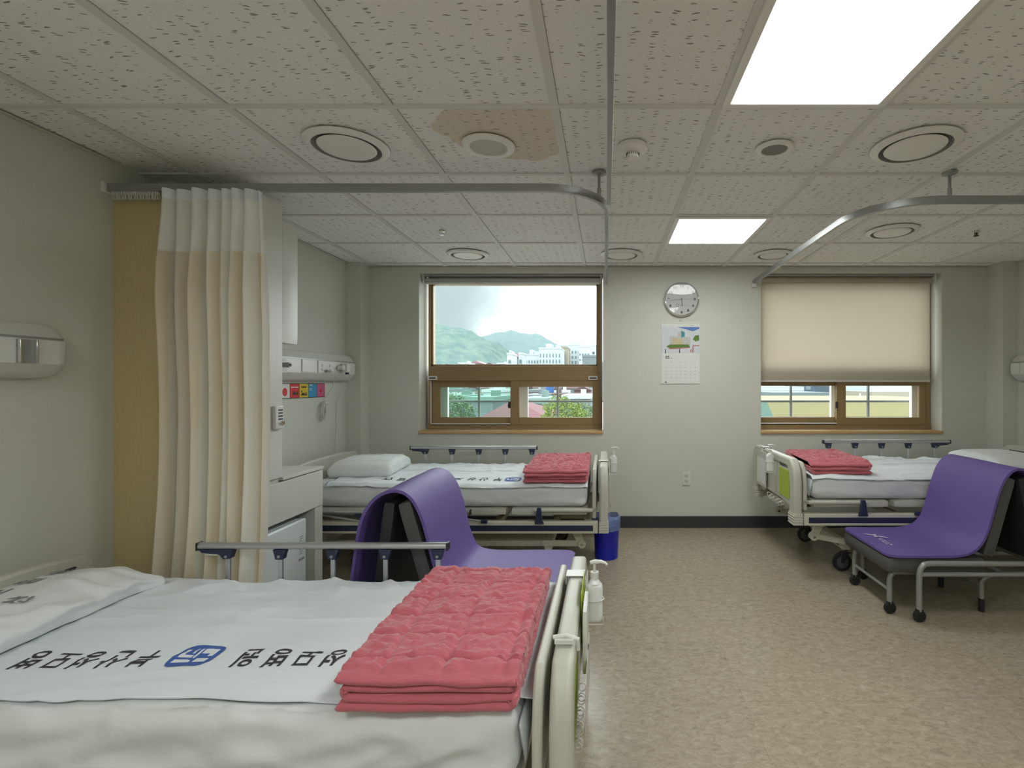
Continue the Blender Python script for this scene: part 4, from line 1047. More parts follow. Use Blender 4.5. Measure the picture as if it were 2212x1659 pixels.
# pillows
def pillow(xf, c, size, rot, wedge, sd, label, wr=1.0):
    mb = MB()
    hx, hy, hz = size[0]/2, size[1]/2, size[2]/2
    def d(p, nrm):
        x, y, z = p
        u, v = x/hx, y/hy
        t = (z+hz)/(2*hz)                # 0 bottom .. 1 top
        k = 1-.30*max(0, abs(v)-.55)/.45-wedge*sst(.1, 1, u)-.10*sst(.4, 1, -u)
        z2 = -hz+2*hz*t*k
        if t > .3:
            z2 += wr*(.009*nz(x*6, y*6, sd)+.012*ridge(x*5+y*3, y*8-x*6, sd+2, 3.2)*sst(-.2, .7, u)+.007*ridge(x*12-y*5, y*12, sd+3, 3.2)*sst(0, .8, u))
            z2 += .005*nz(x*20, y*20, sd+6)*wr*sst(.3, .9, u)
        x += .016*nz(y*9, z*20, sd+8)*wr*(1 if abs(u) > .8 else 0)
        ear = sst(.75, 1, u)*sst(.7, 1, v); x += .05*ear*wr*(1-t*.6)
        return Vector((x, y, z2))
    mb.rbox((0, 0, 0), size, min(.040, hz*.8), .011, d)
    cr, sr = math.cos(rot), math.sin(rot)
    mb.v = [(c[0]+p[0]*cr-p[1]*sr, c[1]+p[0]*sr+p[1]*cr, c[2]+hz+p[2]) for p in mb.v]
    o = mb.build('pillow', 'pillow', angle=80)
    tag(o, label, 'pillow')
    surf = {}
    for p in mb.v:
        k = (round(p[0]/.015), round(p[1]/.015)); surf[k] = max(surf.get(k, -9), p[2])
    def top(x, y):
        best = max(surf.get((round(x/.015)+i, round(y/.015)+j), -9) for i in (-1, 0, 1) for j in (-1, 0, 1)); return best
    return o, top
pn, ptop = pillow(xn, (-1.915, 1.675, .450), (.335, .63, .105), math.radians(0), .35, 3.0, 'crumpled white pillow with grey print on the near bed')
def pillow_text(o, top, items, m):
    for (ch, x, y, s_, rot) in items:
        vs, fs = textmesh(ch, 1.0, .02)
        mb = MB(); cr, sr = math.cos(rot), math.sin(rot)
        vs, fs = drape([(x+(p[0]*cr-p[1]*sr)*s_, y+(p[0]*sr+p[1]*cr)*s_) for p in vs], fs, .009)
        for X, Y in vs:
            mb.v.append((X, Y, max(top(X, Y), top(x, y)-.02)+.0016))
        mb.f = list(fs); mb.build('printed_character', m, o, flat=True, recalc=False)
pillow_text(pn, ptop, [('병', -2.00, 1.86, .075, PI/2), ('원', -2.00, 1.76, .075, PI/2), ('모', -2.00, 1.66, .075, PI/2), ('성', -2.00, 1.56, .075, PI/2), ('산', -1.855, 1.60, .07, PI*.62), ('병', -1.90, 1.545, .07, PI*.62), ('원', -1.93, 1.49, .07, PI*.6)], 'inkg')
pf, ftop = pillow(xff, (-1.715, 3.69, .598), (.42, .50, .115), math.radians(6), .06, 8.0, 'firm white pillow with printed mark on the far left bed', .35)
pillow_text(pf, ftop, [('부', -1.84, 3.80, .05, PI/2), ('산', -1.79, 3.80, .05, PI/2), ('성', -1.74, 3.80, .05, PI/2), ('모', -1.69, 3.80, .05, PI/2)], 'inkg')
MB().box(-1.545, -1.543, 3.52, 3.56, .63, .67) 
pillow(xr, (2.86, 3.68, .648), (.42, .56, .10), PI, .1, 12.0, 'white pillow at the head of the right bed', .5)

# folded quilts
def quilt(x0, x1, y0, y1, z0, th, layers, mirror, sd, label, skew=0):
    t = th/layers
    path = []
    r = t/2
    xa, xb = x0+r+.004, x1-r-.004
    z = z0+r
    d = 1
    def P(x, z): path.append((x, z))
    ends = [.0, .035, .012, .03, .0, .02]
    for L in range(layers):
        ea = xa+(ends[L % 6] if L else 0)*.9; eb = xb-(ends[(L+1) % 6])*.8
        if L == layers-1: ea, eb = xa-.0, xb
        n = 76 if L == layers-1 else 30
        xs = [ea+(eb-ea)*k/n for k in range(n+1)]
        hh = t*.46
        if L == 0: xs = [ea+hh*q for q in (0, .06, .2, .42, .7)]+[x for x in xs if x > ea+hh]
        if L == layers-1 and L % 2: xs = [ea+hh*q for q in (0, .06, .2, .42, .7)]+[x for x in xs if x > ea+hh]
        if L == layers-1 and not L % 2: xs = [x for x in xs if x < eb-hh]+[eb-hh*q for q in (.7, .42, .2, .06, 0)]
        if L % 2: xs = xs[::-1]
        for x in xs: P(x, z+.0)
        if L < layers-1:
            xe = xs[-1]; sg = 1 if L % 2 == 0 else -1
            for k in range(1, 7):
                a = -PI/2+PI*k/7
                P(xe+sg*r*1.15*math.cos(a), z+r+r*math.sin(a))
        z += t
    # resample gently & arc length
    S = [0]
    for i in range(1, len(path)): S.append(S[-1]+math.hypot(path[i][0]-path[i-1][0], path[i][1]-path[i-1][1]))
    mb = MB()
    ny = int((y1-y0)/.0065)
    half = t*.46
    ring = []   # cross-section (y, offset side)
    for k in range(ny+1): ring.append((k/ny, 1))
    for k in range(1, 4): ring.append((1, math.cos(PI*k/4)))
    for k in range(ny, -1, -1): ring.append((k/ny, -1))
    for k in range(1, 4): ring.append((0, -math.cos(PI*k/4)))
    nr = len(ring)
    m = len(path)
    for i in range(m):
        x, z = path[i]
        a = path[min(i+1, m-1)]; b_ = path[max(i-1, 0)]
        dx, dz = a[0]-b_[0], a[1]-b_[1]; l = math.hypot(dx, dz) or 1
        nx_, nz_ = -dz/l, dx/l
        flat_ = abs(dx)/l
        e_end = min(S[i], S[-1]-S[i])
        endk = math.sqrt(max(.02, 1-(1-min(1, e_end/half))**2))
        if True:
            pass
        s = S[i]
        for (v, o) in ring:
            y = y0+(y1-y0)*v
            bul = 0
            if v in (0, 1): bul = (1 if v == 1 else -1)*math.sqrt(max(0, 1-min(1, abs(o))**2))*half*1.1
            # quilting seams across and ruched puckers between
            sy = (y-y0)/.118+.5; seam = math.exp(-((sy-round(sy))*.118/.0045)**2)
            ss = s/.155+.12*nz(y*4, s*2, sd); seam2 = math.exp(-((ss-round(ss))*.155/.009)**2)
            ws, wy_ = s+.03*nz(s*9, y*9, sd+20), y+.018*nz(s*12, y*12, sd+21)
            puck = ridge(ws*8, wy_*24, sd+2, 3.4)*.0055+ridge(ws*14+3, wy_*44, sd+6, 3.2)*.0050
            puck += ridge(ws*17+wy_*22, wy_*26-ws*8, sd+7, 3.4)*.0035+.0015*nz(s*50, y*80, sd+3)+.003*nz(s*7, y*12, sd+4)
            disp = puck*(1-.7*seam)-.0125*seam-.008*seam2+.006*seam2*nz(s*26, y*120, sd+5)
            top_layer = (z > z0+th-t*1.01) and o > 0
            k_ = 1.3 if ((layers % 2 == 1 and o > 0) or (layers % 2 == 0 and o < 0)) and z > z0+th-t*1.05 else .45
            disp *= (.35+.65*flat_)*sst(-.01, .03, min(v, 1-v)*(y1-y0))
            off = o*half*endk+(disp*k_ if o > 0 else -disp*k_)*(1 if abs(o) == 1 else .6)
            off *= 1-.10*sst(.030, 0, min(v, 1-v)*(y1-y0))
            zz = z+nz_*off; xx = x+nx_*off
            edge = min(v, 1-v)*(y1-y0)
            sag = .012*sst(.05, 0, edge)*(z-z0)/th
            yy = y+bul+.006*nz(x*9, z*60, sd+8)
            # uneven layer ends
            yy += .020*nz(z*45, 7, sd)*(1 if v < .5 else -1)*sst(.25, 0, edge)
            xx += .006*nz(z*50, y*3, sd+9)+skew*(y-y0)
            zz += (.010*nz(xx*5, 3, sd+12)*(z-z0)/th+.0045*nz(xx*9, z*30, sd+13)*sst(0, .02, z-z0))*sst(.14, 0, edge)
            mb.v.append((xx, yy, max(z0+.001, zz-sag)))
    for i in range(m-1):
        for k in range(nr):
            mb.f.append((i*nr+k, i*nr+(k+1) % nr, (i+1)*nr+(k+1) % nr, (i+1)*nr+k))
    mb.f.append(tuple(range(nr))); mb.f.append(tuple((m-1)*nr+k for k in range(nr)))
    if mirror:
        cx_ = (x0+x1)/2; mb.v = [(2*cx_-p[0], p[1], p[2]) for p in mb.v]
    o = mb.build('folded_quilt', 'quilt', angle=75)
    tag(o, label, 'quilt')
    return o
quilt(-.665, -.195, 1.222, 1.93,     .452, .098, 4, False, 2.0, 'coral pink quilt folded on the near bed in the foreground')
quilt(-.555, -.105, 3.27, 3.99,   .602, .092, 4, False, 21.0, 'coral pink quilt folded on the far left bed under the window')
quilt(1.31, 1.74, 3.29, 3.90,   .652, .082, 3, True, 33.0, 'coral pink quilt folded on the foot of the right bed', skew=-.08)

# ------------------------------------------------------------ footboard accessories
def sanitizer(x, y, z, label):
    r = thing('sanitizer_bottle', (x, y, z), label, 'pump bottle', 'pump sanitizer bottles at the bed feet')
    MB().rbox((x, y, z+.062), (.052, .036, .124), .014, .008).build('bottle', 'bottle', r)
    MB().lathe((x, y, z+.122), [(.020, 0), (.016, .008), (.012, .014), (.012, .020)], 20).build('shoulder', 'bottle', r)
    MB().cyl((x, y, z+.140), (x, y, z+.158), .0135, 20).build('collar', 'plast', r)
    MB().cyl((x, y, z+.158), (x, y, z+.186), .0045, 12).build('pump_stem', 'plast', r)
    MB().tube([(x-.014, y, z+.186), (x, y, z+.189), (x+.020, y, z+.190), (x+.034, y-.002, z+.186), (x+.040, y-.003, z+.180)], [.006, .0075, .006, .0045, .0035], 10).build('pump_head', 'plast', r)
def accessories(bed, xf, lab, yb_, yc_, parent, dz=0):
    ox, oy, sx, Mz = bed
    B = lambda: MB(xf)
    # bottle holder (wire) and clip on the board
    h = B().tube([(1.072+.030*math.cos(a), yb_+.026*math.sin(a), Mz+dz+.12) for a in [2*PI*j/20 for j in range(20)]], .0018, 6, closed=True).tube([(1.030, yb_, Mz+dz+.02), (1.036, yb_+.022, Mz+dz+.06), (1.042, yb_+.024, Mz+dz+.12)], .0018, 6).tube([(1.036, yb_-.02, Mz+dz+.12), (1.036, yb_-.02, Mz+dz+.045), (1.10, yb_-.02, Mz+dz+.045), (1.10, yb_-.02, Mz+dz+.07)], .0018, 6).tube([(1.036, yb_+.02, Mz+dz+.045), (1.10, yb_+.02, Mz+dz+.045)], .0018, 6).build('wire_bottle_holder', 'plast', parent)
    sanitizer(ox+sx*1.072, oy+yb_, Mz+.047+dz, 'white pump sanitizer bottle hanging on the foot of the '+lab)
    # board clip + chart
    c = thing('chart_board', xf((1.04, yc_, Mz-.15)), 'patient chart holder hooked over the foot of the '+lab, 'chart holder')
    B().box(.968, 1.036, yc_-.03, yc_+.03, top_z(Mz)+.004, top_z(Mz)+.007).box(1.032, 1.036, yc_-.03, yc_+.03, Mz+.04, top_z(Mz)+.007).box(.966, .969, yc_-.03, yc_+.03, Mz+.095, top_z(Mz)+.007).build('clip', 'plast', c, bevel=.001)
    B().box(1.0365, 1.0405, yc_-.115, yc_+.115, Mz-.17, Mz+.095).build('plate', 'cornice', c, bevel=.002)
    B().box(1.041, 1.0425, yc_-.10, yc_+.10, Mz-.15, Mz+.04).build('paper_sheet', 'paper', c, flat=True)
    q = B()
    for k in range(5): q.tube([(1.044+.006*math.cos(a), yc_-.09+.02*k, Mz-.176+.009*math.sin(a)) for a in [2*PI*j/10 for j in range(10)]], .0014, 5, closed=True)
    q.build('ring_hooks', 'chrome', c)
def top_z(Mz): return Mz+.12
accessories(BN, xn, 'near bed', -.02, .18, bn)
accessories(BF, xff, 'far left bed', .10, -.16, bf, -.055)
accessories(BR, xr, 'right bed', -.11, .19, br_, -.06)
# near bed: grey organiser pocket, hook clip with cord, yellow sheet
r = thing('chart_pocket', (-.06, 1.53, .40), 'light grey plastic chart pocket with a green folder on the foot of the near bed', 'chart pocket')
MB().rbox((-.062, 1.52, .50), (.014, .15, .18), .005, .02).build('pocket', 'plast', r)
MB().box(-.0785, -.0755, 1.56, 1.76, .44, .592).build('green_folder', 'green', r, bevel=.001)
MB().box(-.0550, -.0535, 1.32, 1.60, .30, .455).build('pale_notice', 'notice', r, flat=True)
MB().box(-.0755, -.0535, 1.50, 1.53, .445, .455).build('tab', 'plast', r, flat=True)
r = MB().tube([(-.14+.0, 1.33, .575), (-.105, 1.33, .58), (-.075, 1.33, .57), (-.075, 1.335, .54)], .006, 8).box(-.135, -.085, 1.315, 1.345, .564, .574).build('cord_clip', 'plast')
tag(r, 'small clear clip with cord end on the top tube of the near footboard', 'clip')

# blue bin
r = thing('waste_bin', (-.002, 3.62, 0), 'blue plastic waste bin with a clear liner at the foot of the far left bed', 'bin')
bx, by = .0, 3.63
MB().lathe((bx, by, 0), [(.01, 0), (.078, 0), (.082, .004), (.092, .235), (.096, .245), (.092, .246), (.084, .10), (.078, .02), (.01, .02)], 36, cap=True).build('bucket', 'blue', r)
lb = MB(); prof = []
n = 40; rows = 12
for j in range(rows+1):
    t = j/rows
    for k in range(n):
        a = 2*PI*k/n
        R = .094+.004*math.sin(a*9+t*5)+.003*math.sin(a*17)
        if t < .5: zz = .205+.10*t*2+.006*math.sin(a*3)*t*2; R += .003
        else: zz = .305-.09*(t-.5)*2+.006*math.sin(a*3)*(2-2*t); R -= .007+.004*t
        lb.v.append((bx+R*math.cos(a), by+R*math.sin(a), zz))
for j in range(rows):
    for k in range(n): lb.f.append((j*n+k, j*n+(k+1) % n, (j+1)*n+(k+1) % n, (j+1)*n+k))
lb.build('bin_liner', 'bag', r, recalc=False)
lb = MB().lathe((bx, by, 0), [(.0965, .232), (.0985, .238), (.0965, .246)], 36, cap=False).build('liner_band', 'bag', r)

# ------------------------------------------------------------ purple folding chairs
def smooth_path(P, n=6):
    out = []
    m = len(P)
    for i in range(m-1):
        p0, p1, p2, p3 = P[max(i-1, 0)], P[i], P[i+1], P[min(i+2, m-1)]
        for k in range(n):
            t = k/n
            out.append(tuple(.5*((2*b)+(c-a)*t+(2*a-5*b+4*c-d)*t*t+(-a+3*b-3*c+d)*t**3) for a, b, c, d in zip(p0, p1, p2, p3)))
    out.append(P[-1]); return out
def make_chair(X0, sx, y0, y1, label, mlabel, prof, side):
    xf = lambda p: (X0+sx*p[0], p[1], p[2])
    B = lambda: MB(xf)
    ym = (y0+y1)/2
    r = thing('folding_chair', (X0+sx*.35, ym, 0), label, 'chair', 'grey folding caregiver chairs')
    # mat
    P = smooth_path(prof, 6)
    off = .0065
    Nn = []
    for i in range(len(P)):
        a, b_ = P[max(i-1, 0)], P[min(i+1, len(P)-1)]
        dx, dz = b_[0]-a[0], b_[1]-a[1]; l = math.hypot(dx, dz); Nn.append((-dz/l, dx/l))
    # y stations with rounded front corners
    mb = MB(xf); ny = 16
    S = [0]
    for i in range(1, len(P)): S.append(S[-1]+math.hypot(P[i][0]-P[i-1][0], P[i][1]-P[i-1][1]))
    for lay in (1, -1):
        for i, (p, q) in enumerate(zip(P, Nn)):
            for j in range(ny+1):
                v = j/ny
                rc = .05
                ins = 0
                if S[i] < rc: ins = rc-math.sqrt(max(0, rc*rc-(rc-S[i])**2))
                y = (y0+ins)+(y1-y0-2*ins)*v
                wv = .004*nz(S[i]*3, y*3, X0)
                mb.v.append((p[0]+q[0]*(off*lay+wv), y, p[1]+q[1]*(off*lay+wv)))
    A = len(P)*(ny+1)
    for i in range(len(P)-1):
        for j in range(ny):
            a = i*(ny+1)+j; mb.f += [(a, a+1, a+ny+2, a+ny+1), (A+a, A+a+ny+1, A+a+ny+2, A+a+1)]
        for j in (0, ny):
            a = i*(ny+1)+j; mb.f.append((a, a+ny+1, A+a+ny+1, A+a))
    for i in (0, len(P)-1):
        for j in range(ny):
            a = i*(ny+1)+j; mb.f.append((a, a+1, A+a+1, A+a))
    mat_ = mb.build('exercise_mat', 'purple', angle=50)
    tag(mat_, mlabel, 'mat')
    # cushions
    cy0, cy1 = y0+.012, y1-.012
    zs = prof[0][1]-off-.002
    c1 = B().rbox((.262, ym, zs-.045), (.53, cy1-cy0, .090), .030, .03, lambda p, n_: Vector((p[0], p[1], p[2]-.03*sst(.08, .35, p[0])*(1 if p[2] < zs-.05 else 0)))).build('seat_cushion', 'greyf', r)
    def slab(pa, pb, th, m, name):
        d = Vector((pb[0]-pa[0], 0, pb[1]-pa[1])); L = d.length; d.normalize(); n_ = Vector((-d.z, 0, d.x))
        mid = Vector(((pa[0]+pb[0])/2, ym, (pa[1]+pb[1])/2))
        q = B().rbox((0, 0, 0), (L, cy1-cy0, th), .018, .04)
        q.v = [tuple(mid+d*p[0]+Vector((0, 1, 0))*p[1]+n_*p[2]) for p in q.v]
        return q.build(name, m, r)
    (b0, b1, b2, b3) = side
    slab(b0, b1, .066, 'greyf', 'backrest_cushion'); slab(b2, b3, .055, 'blackf', 'rear_cushion')
    # tube frames
    zt = zs-.10
    for (yy, s2) in ((y0+.075, 1), (y1-.075, -1)):
        lg = B().tube(smooth_path([(.045, yy, .055), (.045, yy, .13), (.045, yy, zt-.04), (.060, yy, zt-.008), (.10, yy, zt), (.55, yy, zt)], 5), .0135, 12).build('leg', 'steel', r)
        B().lathe((.045, yy-.002, .031), [(.006, -.010), (.022, -.010), (.028, -.009), (.031, -.008), (.031, -.002), (.026, -.001), (.026, .001), (.031, .002), (.031, .008), (.028, .009), (.022, .010), (.006, .010)], 24, 'y').box(.030, .060, yy-.013, yy+.011, .050, .066).build('caster', 'black', lg, bevel=.003)
    B().tube([(.045, y0+.075, .125), (.045, y1-.075, .125)], .009, 10).build('crossbar', 'steel', r)
    # extending frame in front/back, near and far
    Le = 1.05
    for yy in (y0-.022, y1+.022):
        lg = B().tube(smooth_path([(.145, yy, .055), (.145, yy, .20), (.147, yy, zs-.07), (.162, yy, zs-.036), (.20, yy, zs-.022), (.40, yy, zs-.022), (Le, yy, zs-.022)], 5), .0145, 12).tube([(.147, yy, zs-.078), (Le, yy, zs-.078)], .0115, 10).build('extension_rail', 'steel', r)
        B().lathe((.145, yy-.002, .031), [(.006, -.010), (.022, -.010), (.028, -.009), (.031, -.008), (.031, -.002), (.026, -.001), (.026, .001), (.031, .002), (.031, .008), (.028, .009), (.022, .010), (.006, .010)], 24, 'y').box(.130, .160, yy-.013, yy+.011, .050, .066).build('caster', 'black', lg, bevel=.003)
    for yy in (y0+.10, y1-.10):
        lg = B().tube(smooth_path([(.56, yy, .03), (.56, yy, .14), (.56, yy, zt-.06), (.60, yy, zt-.028), (.66, yy, zt-.022), (Le, yy, zt-.022)], 5), .0125, 12).build('leg', 'steel', r)
        B().cyl((.56, yy, 0), (.56, yy, .07), .0155, 14).build('rubber_tip', 'black', lg)
    B().tube([(.56, y0+.10, .12), (.56, y1-.10, .12)], .008, 10).build('crossbar', 'steel', r)
    B().tube([(Le-.02, y0-.022, zs-.022), (Le-.02, y1+.022, zs-.022)], .0125, 10).tube([(Le-.15, y0-.022, zs-.078), (Le-.15, y1+.022, zs-.078)], .0125, 10).build('end_bar', 'steel', r)
    B().tube([(.55, y0+.075, zt), (.55, y1-.075, zt)], .0125, 10).build('support_bar', 'steel', r)
    B().tube([(.60, y0-.022, zs-.078), (.60, y1+.022, zs-.078)], .010, 10).build('support_bar', 'steel', r)
    return r, mat_, xf
R_prof = [(0, .332), (.12, .331), (.25, .330), (.36, .332), (.44, .352), (.495, .405), (.53, .49), (.56, .60), (.595, .705), (.635, .765), (.68, .790), (.73, .780), (.78, .735), (.815, .64), (.835, .50), (.85, .36)]
rc, rm, xrc = make_chair(1.487, 1, 2.665, 3.20, 'grey folding chair on casters at the right, its frame extended to the right', 'purple foam mat with small white logo draped over the right chair', R_prof,
    ((.535, .325), (.655, .745), (.80, .30), (.715, .745)))
L_prof = [(0, .345), (.15, .348), (.30, .347), (.44, .350), (.52, .372), (.56, .44), (.585, .53), (.61, .63), (.64, .71), (.68, .765), (.735, .786), (.80, .768), (.85, .72), (.885, .64), (.905, .52), (.92, .40), (.93, .28), (.935, .16)]
lc, lm, xlc = make_chair(-.165, -1, 2.155, 2.71, 'grey folding chair between the two left beds, mostly hidden by its mat', 'plain purple foam mat draped over the chair between the left beds', L_prof,
    ((.590, .335), (.705, .735), (.83, .20), (.765, .735)))
# logo on the right mat
lg = MB()
zl = .332+.0070
lx0, ly0 = (1890-1310)*((1.24-zl)*F/(1157.2-830))/F, (1.24-zl)*F/(1157.2-830)
for (cx_, cy_, a, L, w_) in ((-.026, .022, 2.45, .034, .011), (.026, -.024, 2.45, .034, .011), (.004, .014, .6, .013, .016), (-.004, -.016, .6, .014, .018)):
    pts = []
    for k in range(14):
        t = 2*PI*k/14; px, py = L*math.cos(t), w_/2*math.sin(t)*(1 if L < .02 else (1-.3*math.cos(t)))
        pts.append((lx0+cx_+px*math.cos(a)-py*math.sin(a), ly0+cy_+px*math.sin(a)+py*math.cos(a)))
    lg.prism(pts, 'z', zl, zl+.0007)
def on_seat(u, v):
    Y = (1.24-zl)*F/(v-830); return (u-1310)*Y/F, Y
for (ua, va, ub, vb, w_) in ((1901, 1163.3, 1904, 1164.3, .004), (1905.5, 1165.3, 1907.5, 1166.2, .004), (1909.5, 1168, 1913, 1169.2, .006), (1914.5, 1171, 1917, 1172, .004), (1919, 1173.5, 1921.5, 1174.4, .005), (1924, 1176.2, 1927, 1177.6, .006), (1897.5, 1164, 1903, 1167.2, .0022), (1904.5, 1168.6, 1909, 1171.2, .0026), (1910, 1172, 1917, 1176, .0022)):
    (xa, ya), (xb, yb) = on_seat(ua, va), on_seat(ub, vb)
    d = Vector((xb-xa, yb-ya)); d.normalize(); n_ = Vector((-d.y, d.x))*w_
    lg.prism([(xa-n_.x, ya-n_.y), (xb-n_.x, yb-n_.y), (xb+n_.x, yb+n_.y), (xa+n_.x, ya+n_.y)], 'z', zl, zl+.0007)
M['logo'] = mat('white_logo_ink', (.62, .60, .72), .6)
lg.build('printed_logo', 'logo', rm, flat=True)

# small things on the right bed head
r = thing('bed_controller', (3.17, 3.42, .76), 'grey bed hand controller with black hook on the headboard of the right bed', 'controller')
MB().rbox((3.215, 3.62, .80), (.05, .20, .055), .015, .02).build('body', 'steel', r)
MB().tube(smooth_path([(3.16, 3.55, .755), (3.155, 3.55, .80), (3.175, 3.55, .835), (3.23, 3.55, .838), (3.262, 3.55, .80)], 4), .006, 8).tube(smooth_path([(3.16, 3.70, .755), (3.155, 3.70, .80), (3.175, 3.70, .835), (3.23, 3.70, .838), (3.262, 3.70, .80)], 4), .006, 8).build('hook', 'blackp', r)
r = MB().tube(smooth_path([(3.305, 3.90, 1.28), (3.29, 3.88, 1.14), (3.27, 3.85, 1.0), (3.25, 3.80, .88), (3.235, 3.70, .83)], 5), .0035, 7).build('call_cable', 'plast')
tag(r, 'thin cable hanging from the right bedhead unit to the bed', 'cable')
# ------------------------------------------------------------ outside
M['o_white'] = mat('hazy_apartment_white', (0.23, 0.26, 0.265), .8, var=.04, spec=.04)  # white paled towards haze in the colour itself
M['o_win'] = mat('hazy_window_blue_grey', (0.085, 0.108, 0.116), .4, spec=.04)  # window tone also carries the distance haze
M['tankblue'] = mat('blue_water_tank', (.03, .07, .17), .6, spec=.04)
M['signred'] = mat('pale_red_sign', (.22, .09, .10), .8, spec=.04)
M['o_cream'] = mat('apartment_cream', (0.15, 0.14, 0.115), .8, var=.04, spec=.04)
M['o_grey'] = mat('building_grey', (0.085, 0.098, 0.103), .8, var=.08, spec=.04)
M['o_blue'] = mat('building_blue_grey', (0.039, 0.058, 0.071), .7, var=.08, spec=.04)
M['o_yellow'] = mat('building_pale_yellow', (0.127, 0.116, 0.063), .85, var=.03, spec=.04)
M['o_pink'] = mat('building_salmon', (0.125, 0.090, 0.088), .8, var=.06, spec=.04)
M['o_brown'] = mat('roof_dark_red', (0.060, 0.042, 0.043), .8, var=.1, spec=.04)
M['o_redroof'] = mat('red_metal_roof', (0.060, 0.026, 0.029), .6, var=.08, stretch=(30, 1, 1), vscale=4, spec=.04)
M['o_green'] = mat('green_rooftop_paint', (0.085, 0.125, 0.112), .7, var=.15, spec=.04)
M['o_net'] = mat('green_construction_net', (0.055, 0.088, 0.074), .7, var=.2, vscale=20, spec=.04)
M['o_ground'] = mat('distant_ground', (0.24, 0.25, 0.23), .9, var=.2, vscale=.05, spec=.04)
M['leaf'] = mat('tree_leaves_yellow_green', (0.085, 0.115, 0.030), .7, var=.4, vscale=9, spec=.04)
M['leaf2'] = mat('tree_leaves_mid_green', (0.075, 0.105, 0.060), .7, var=.4, vscale=9, spec=.04)
M['bark'] = mat('bark', (.10, .07, .05), .9)
M['railw'] = mat('white_steel_railing', (0.097, 0.099, 0.099), .5)
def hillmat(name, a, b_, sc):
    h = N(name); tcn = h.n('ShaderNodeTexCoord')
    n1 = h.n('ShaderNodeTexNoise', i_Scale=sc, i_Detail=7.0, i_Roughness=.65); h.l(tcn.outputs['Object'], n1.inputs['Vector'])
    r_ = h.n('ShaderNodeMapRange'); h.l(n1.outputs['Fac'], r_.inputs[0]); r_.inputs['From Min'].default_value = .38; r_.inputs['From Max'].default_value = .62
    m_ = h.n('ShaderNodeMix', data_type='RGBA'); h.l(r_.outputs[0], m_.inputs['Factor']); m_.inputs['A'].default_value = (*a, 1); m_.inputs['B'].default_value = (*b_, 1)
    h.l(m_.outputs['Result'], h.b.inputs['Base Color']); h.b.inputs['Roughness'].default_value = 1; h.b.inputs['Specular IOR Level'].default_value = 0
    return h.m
M['hill1'] = hillmat('hazy_forest', (.044, .068, .068), (.066, .090, .078), .11)  # distance haze mixed into the forest colours, more so on the far hill
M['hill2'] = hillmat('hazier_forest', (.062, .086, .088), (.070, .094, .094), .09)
GZ = -11.0
MB().box(-500, 500, 8, 1200, GZ-.5, GZ).build('outside_ground', 'o_ground', kind='structure', flat=True)
def hill(name, Yc, prof, m, sd, label, depth):
    """ridge whose skyline follows a height profile, with slopes down both sides"""
    mb = MB(); nx, ny = 150, 26
    x0, x1 = prof[0][0], prof[-1][0]
    def hz(x):
        for (a, za), (b_, zb_) in zip(prof, prof[1:]):
            if a <= x <= b_:
                t = (x-a)/(b_-a); t = t*t*(3-2*t); return za+(zb_-za)*t
        return prof[-1][1]
    for j in range(ny+1):
        s_ = -1+2*j/ny
        for i in range(nx+1):
            x = x0+(x1-x0)*i/nx
            k = math.cos(s_*PI/2)**.8 if abs(s_) < 1 else 0
            z = GZ+(hz(x)-GZ)*k
            z += k*(4.0*noise.noise(Vector((x*.02, s_*3, sd)))+3.2*noise.noise(Vector((x*.11, s_*12, sd+3)))+1.6*noise.noise(Vector((x*.3, s_*25, sd+5))))*(hz(x)/60)
            mb.v.append((x, Yc+s_*depth, z))
    for j in range(ny):
        for i in range(nx):
            a = j*(nx+1)+i; mb.f.append((a, a+1, a+nx+2, a+nx+1))
    o = mb.build(name, m, angle=180); tag(o, label, 'hill')
def at(u, v, Y): return ((u-1310)*Y/F, Y, 1.24-(v-830)*Y/F)
def prof(Y, pts): return [(at(u, v, Y)[0], at(u, v, Y)[2]) for u, v in pts]
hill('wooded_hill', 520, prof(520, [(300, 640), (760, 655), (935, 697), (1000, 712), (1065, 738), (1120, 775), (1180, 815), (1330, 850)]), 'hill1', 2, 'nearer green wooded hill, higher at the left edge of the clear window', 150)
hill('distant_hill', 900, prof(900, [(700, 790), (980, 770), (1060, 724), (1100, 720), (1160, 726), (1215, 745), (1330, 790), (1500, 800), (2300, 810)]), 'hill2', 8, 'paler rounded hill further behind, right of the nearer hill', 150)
_wm = {}
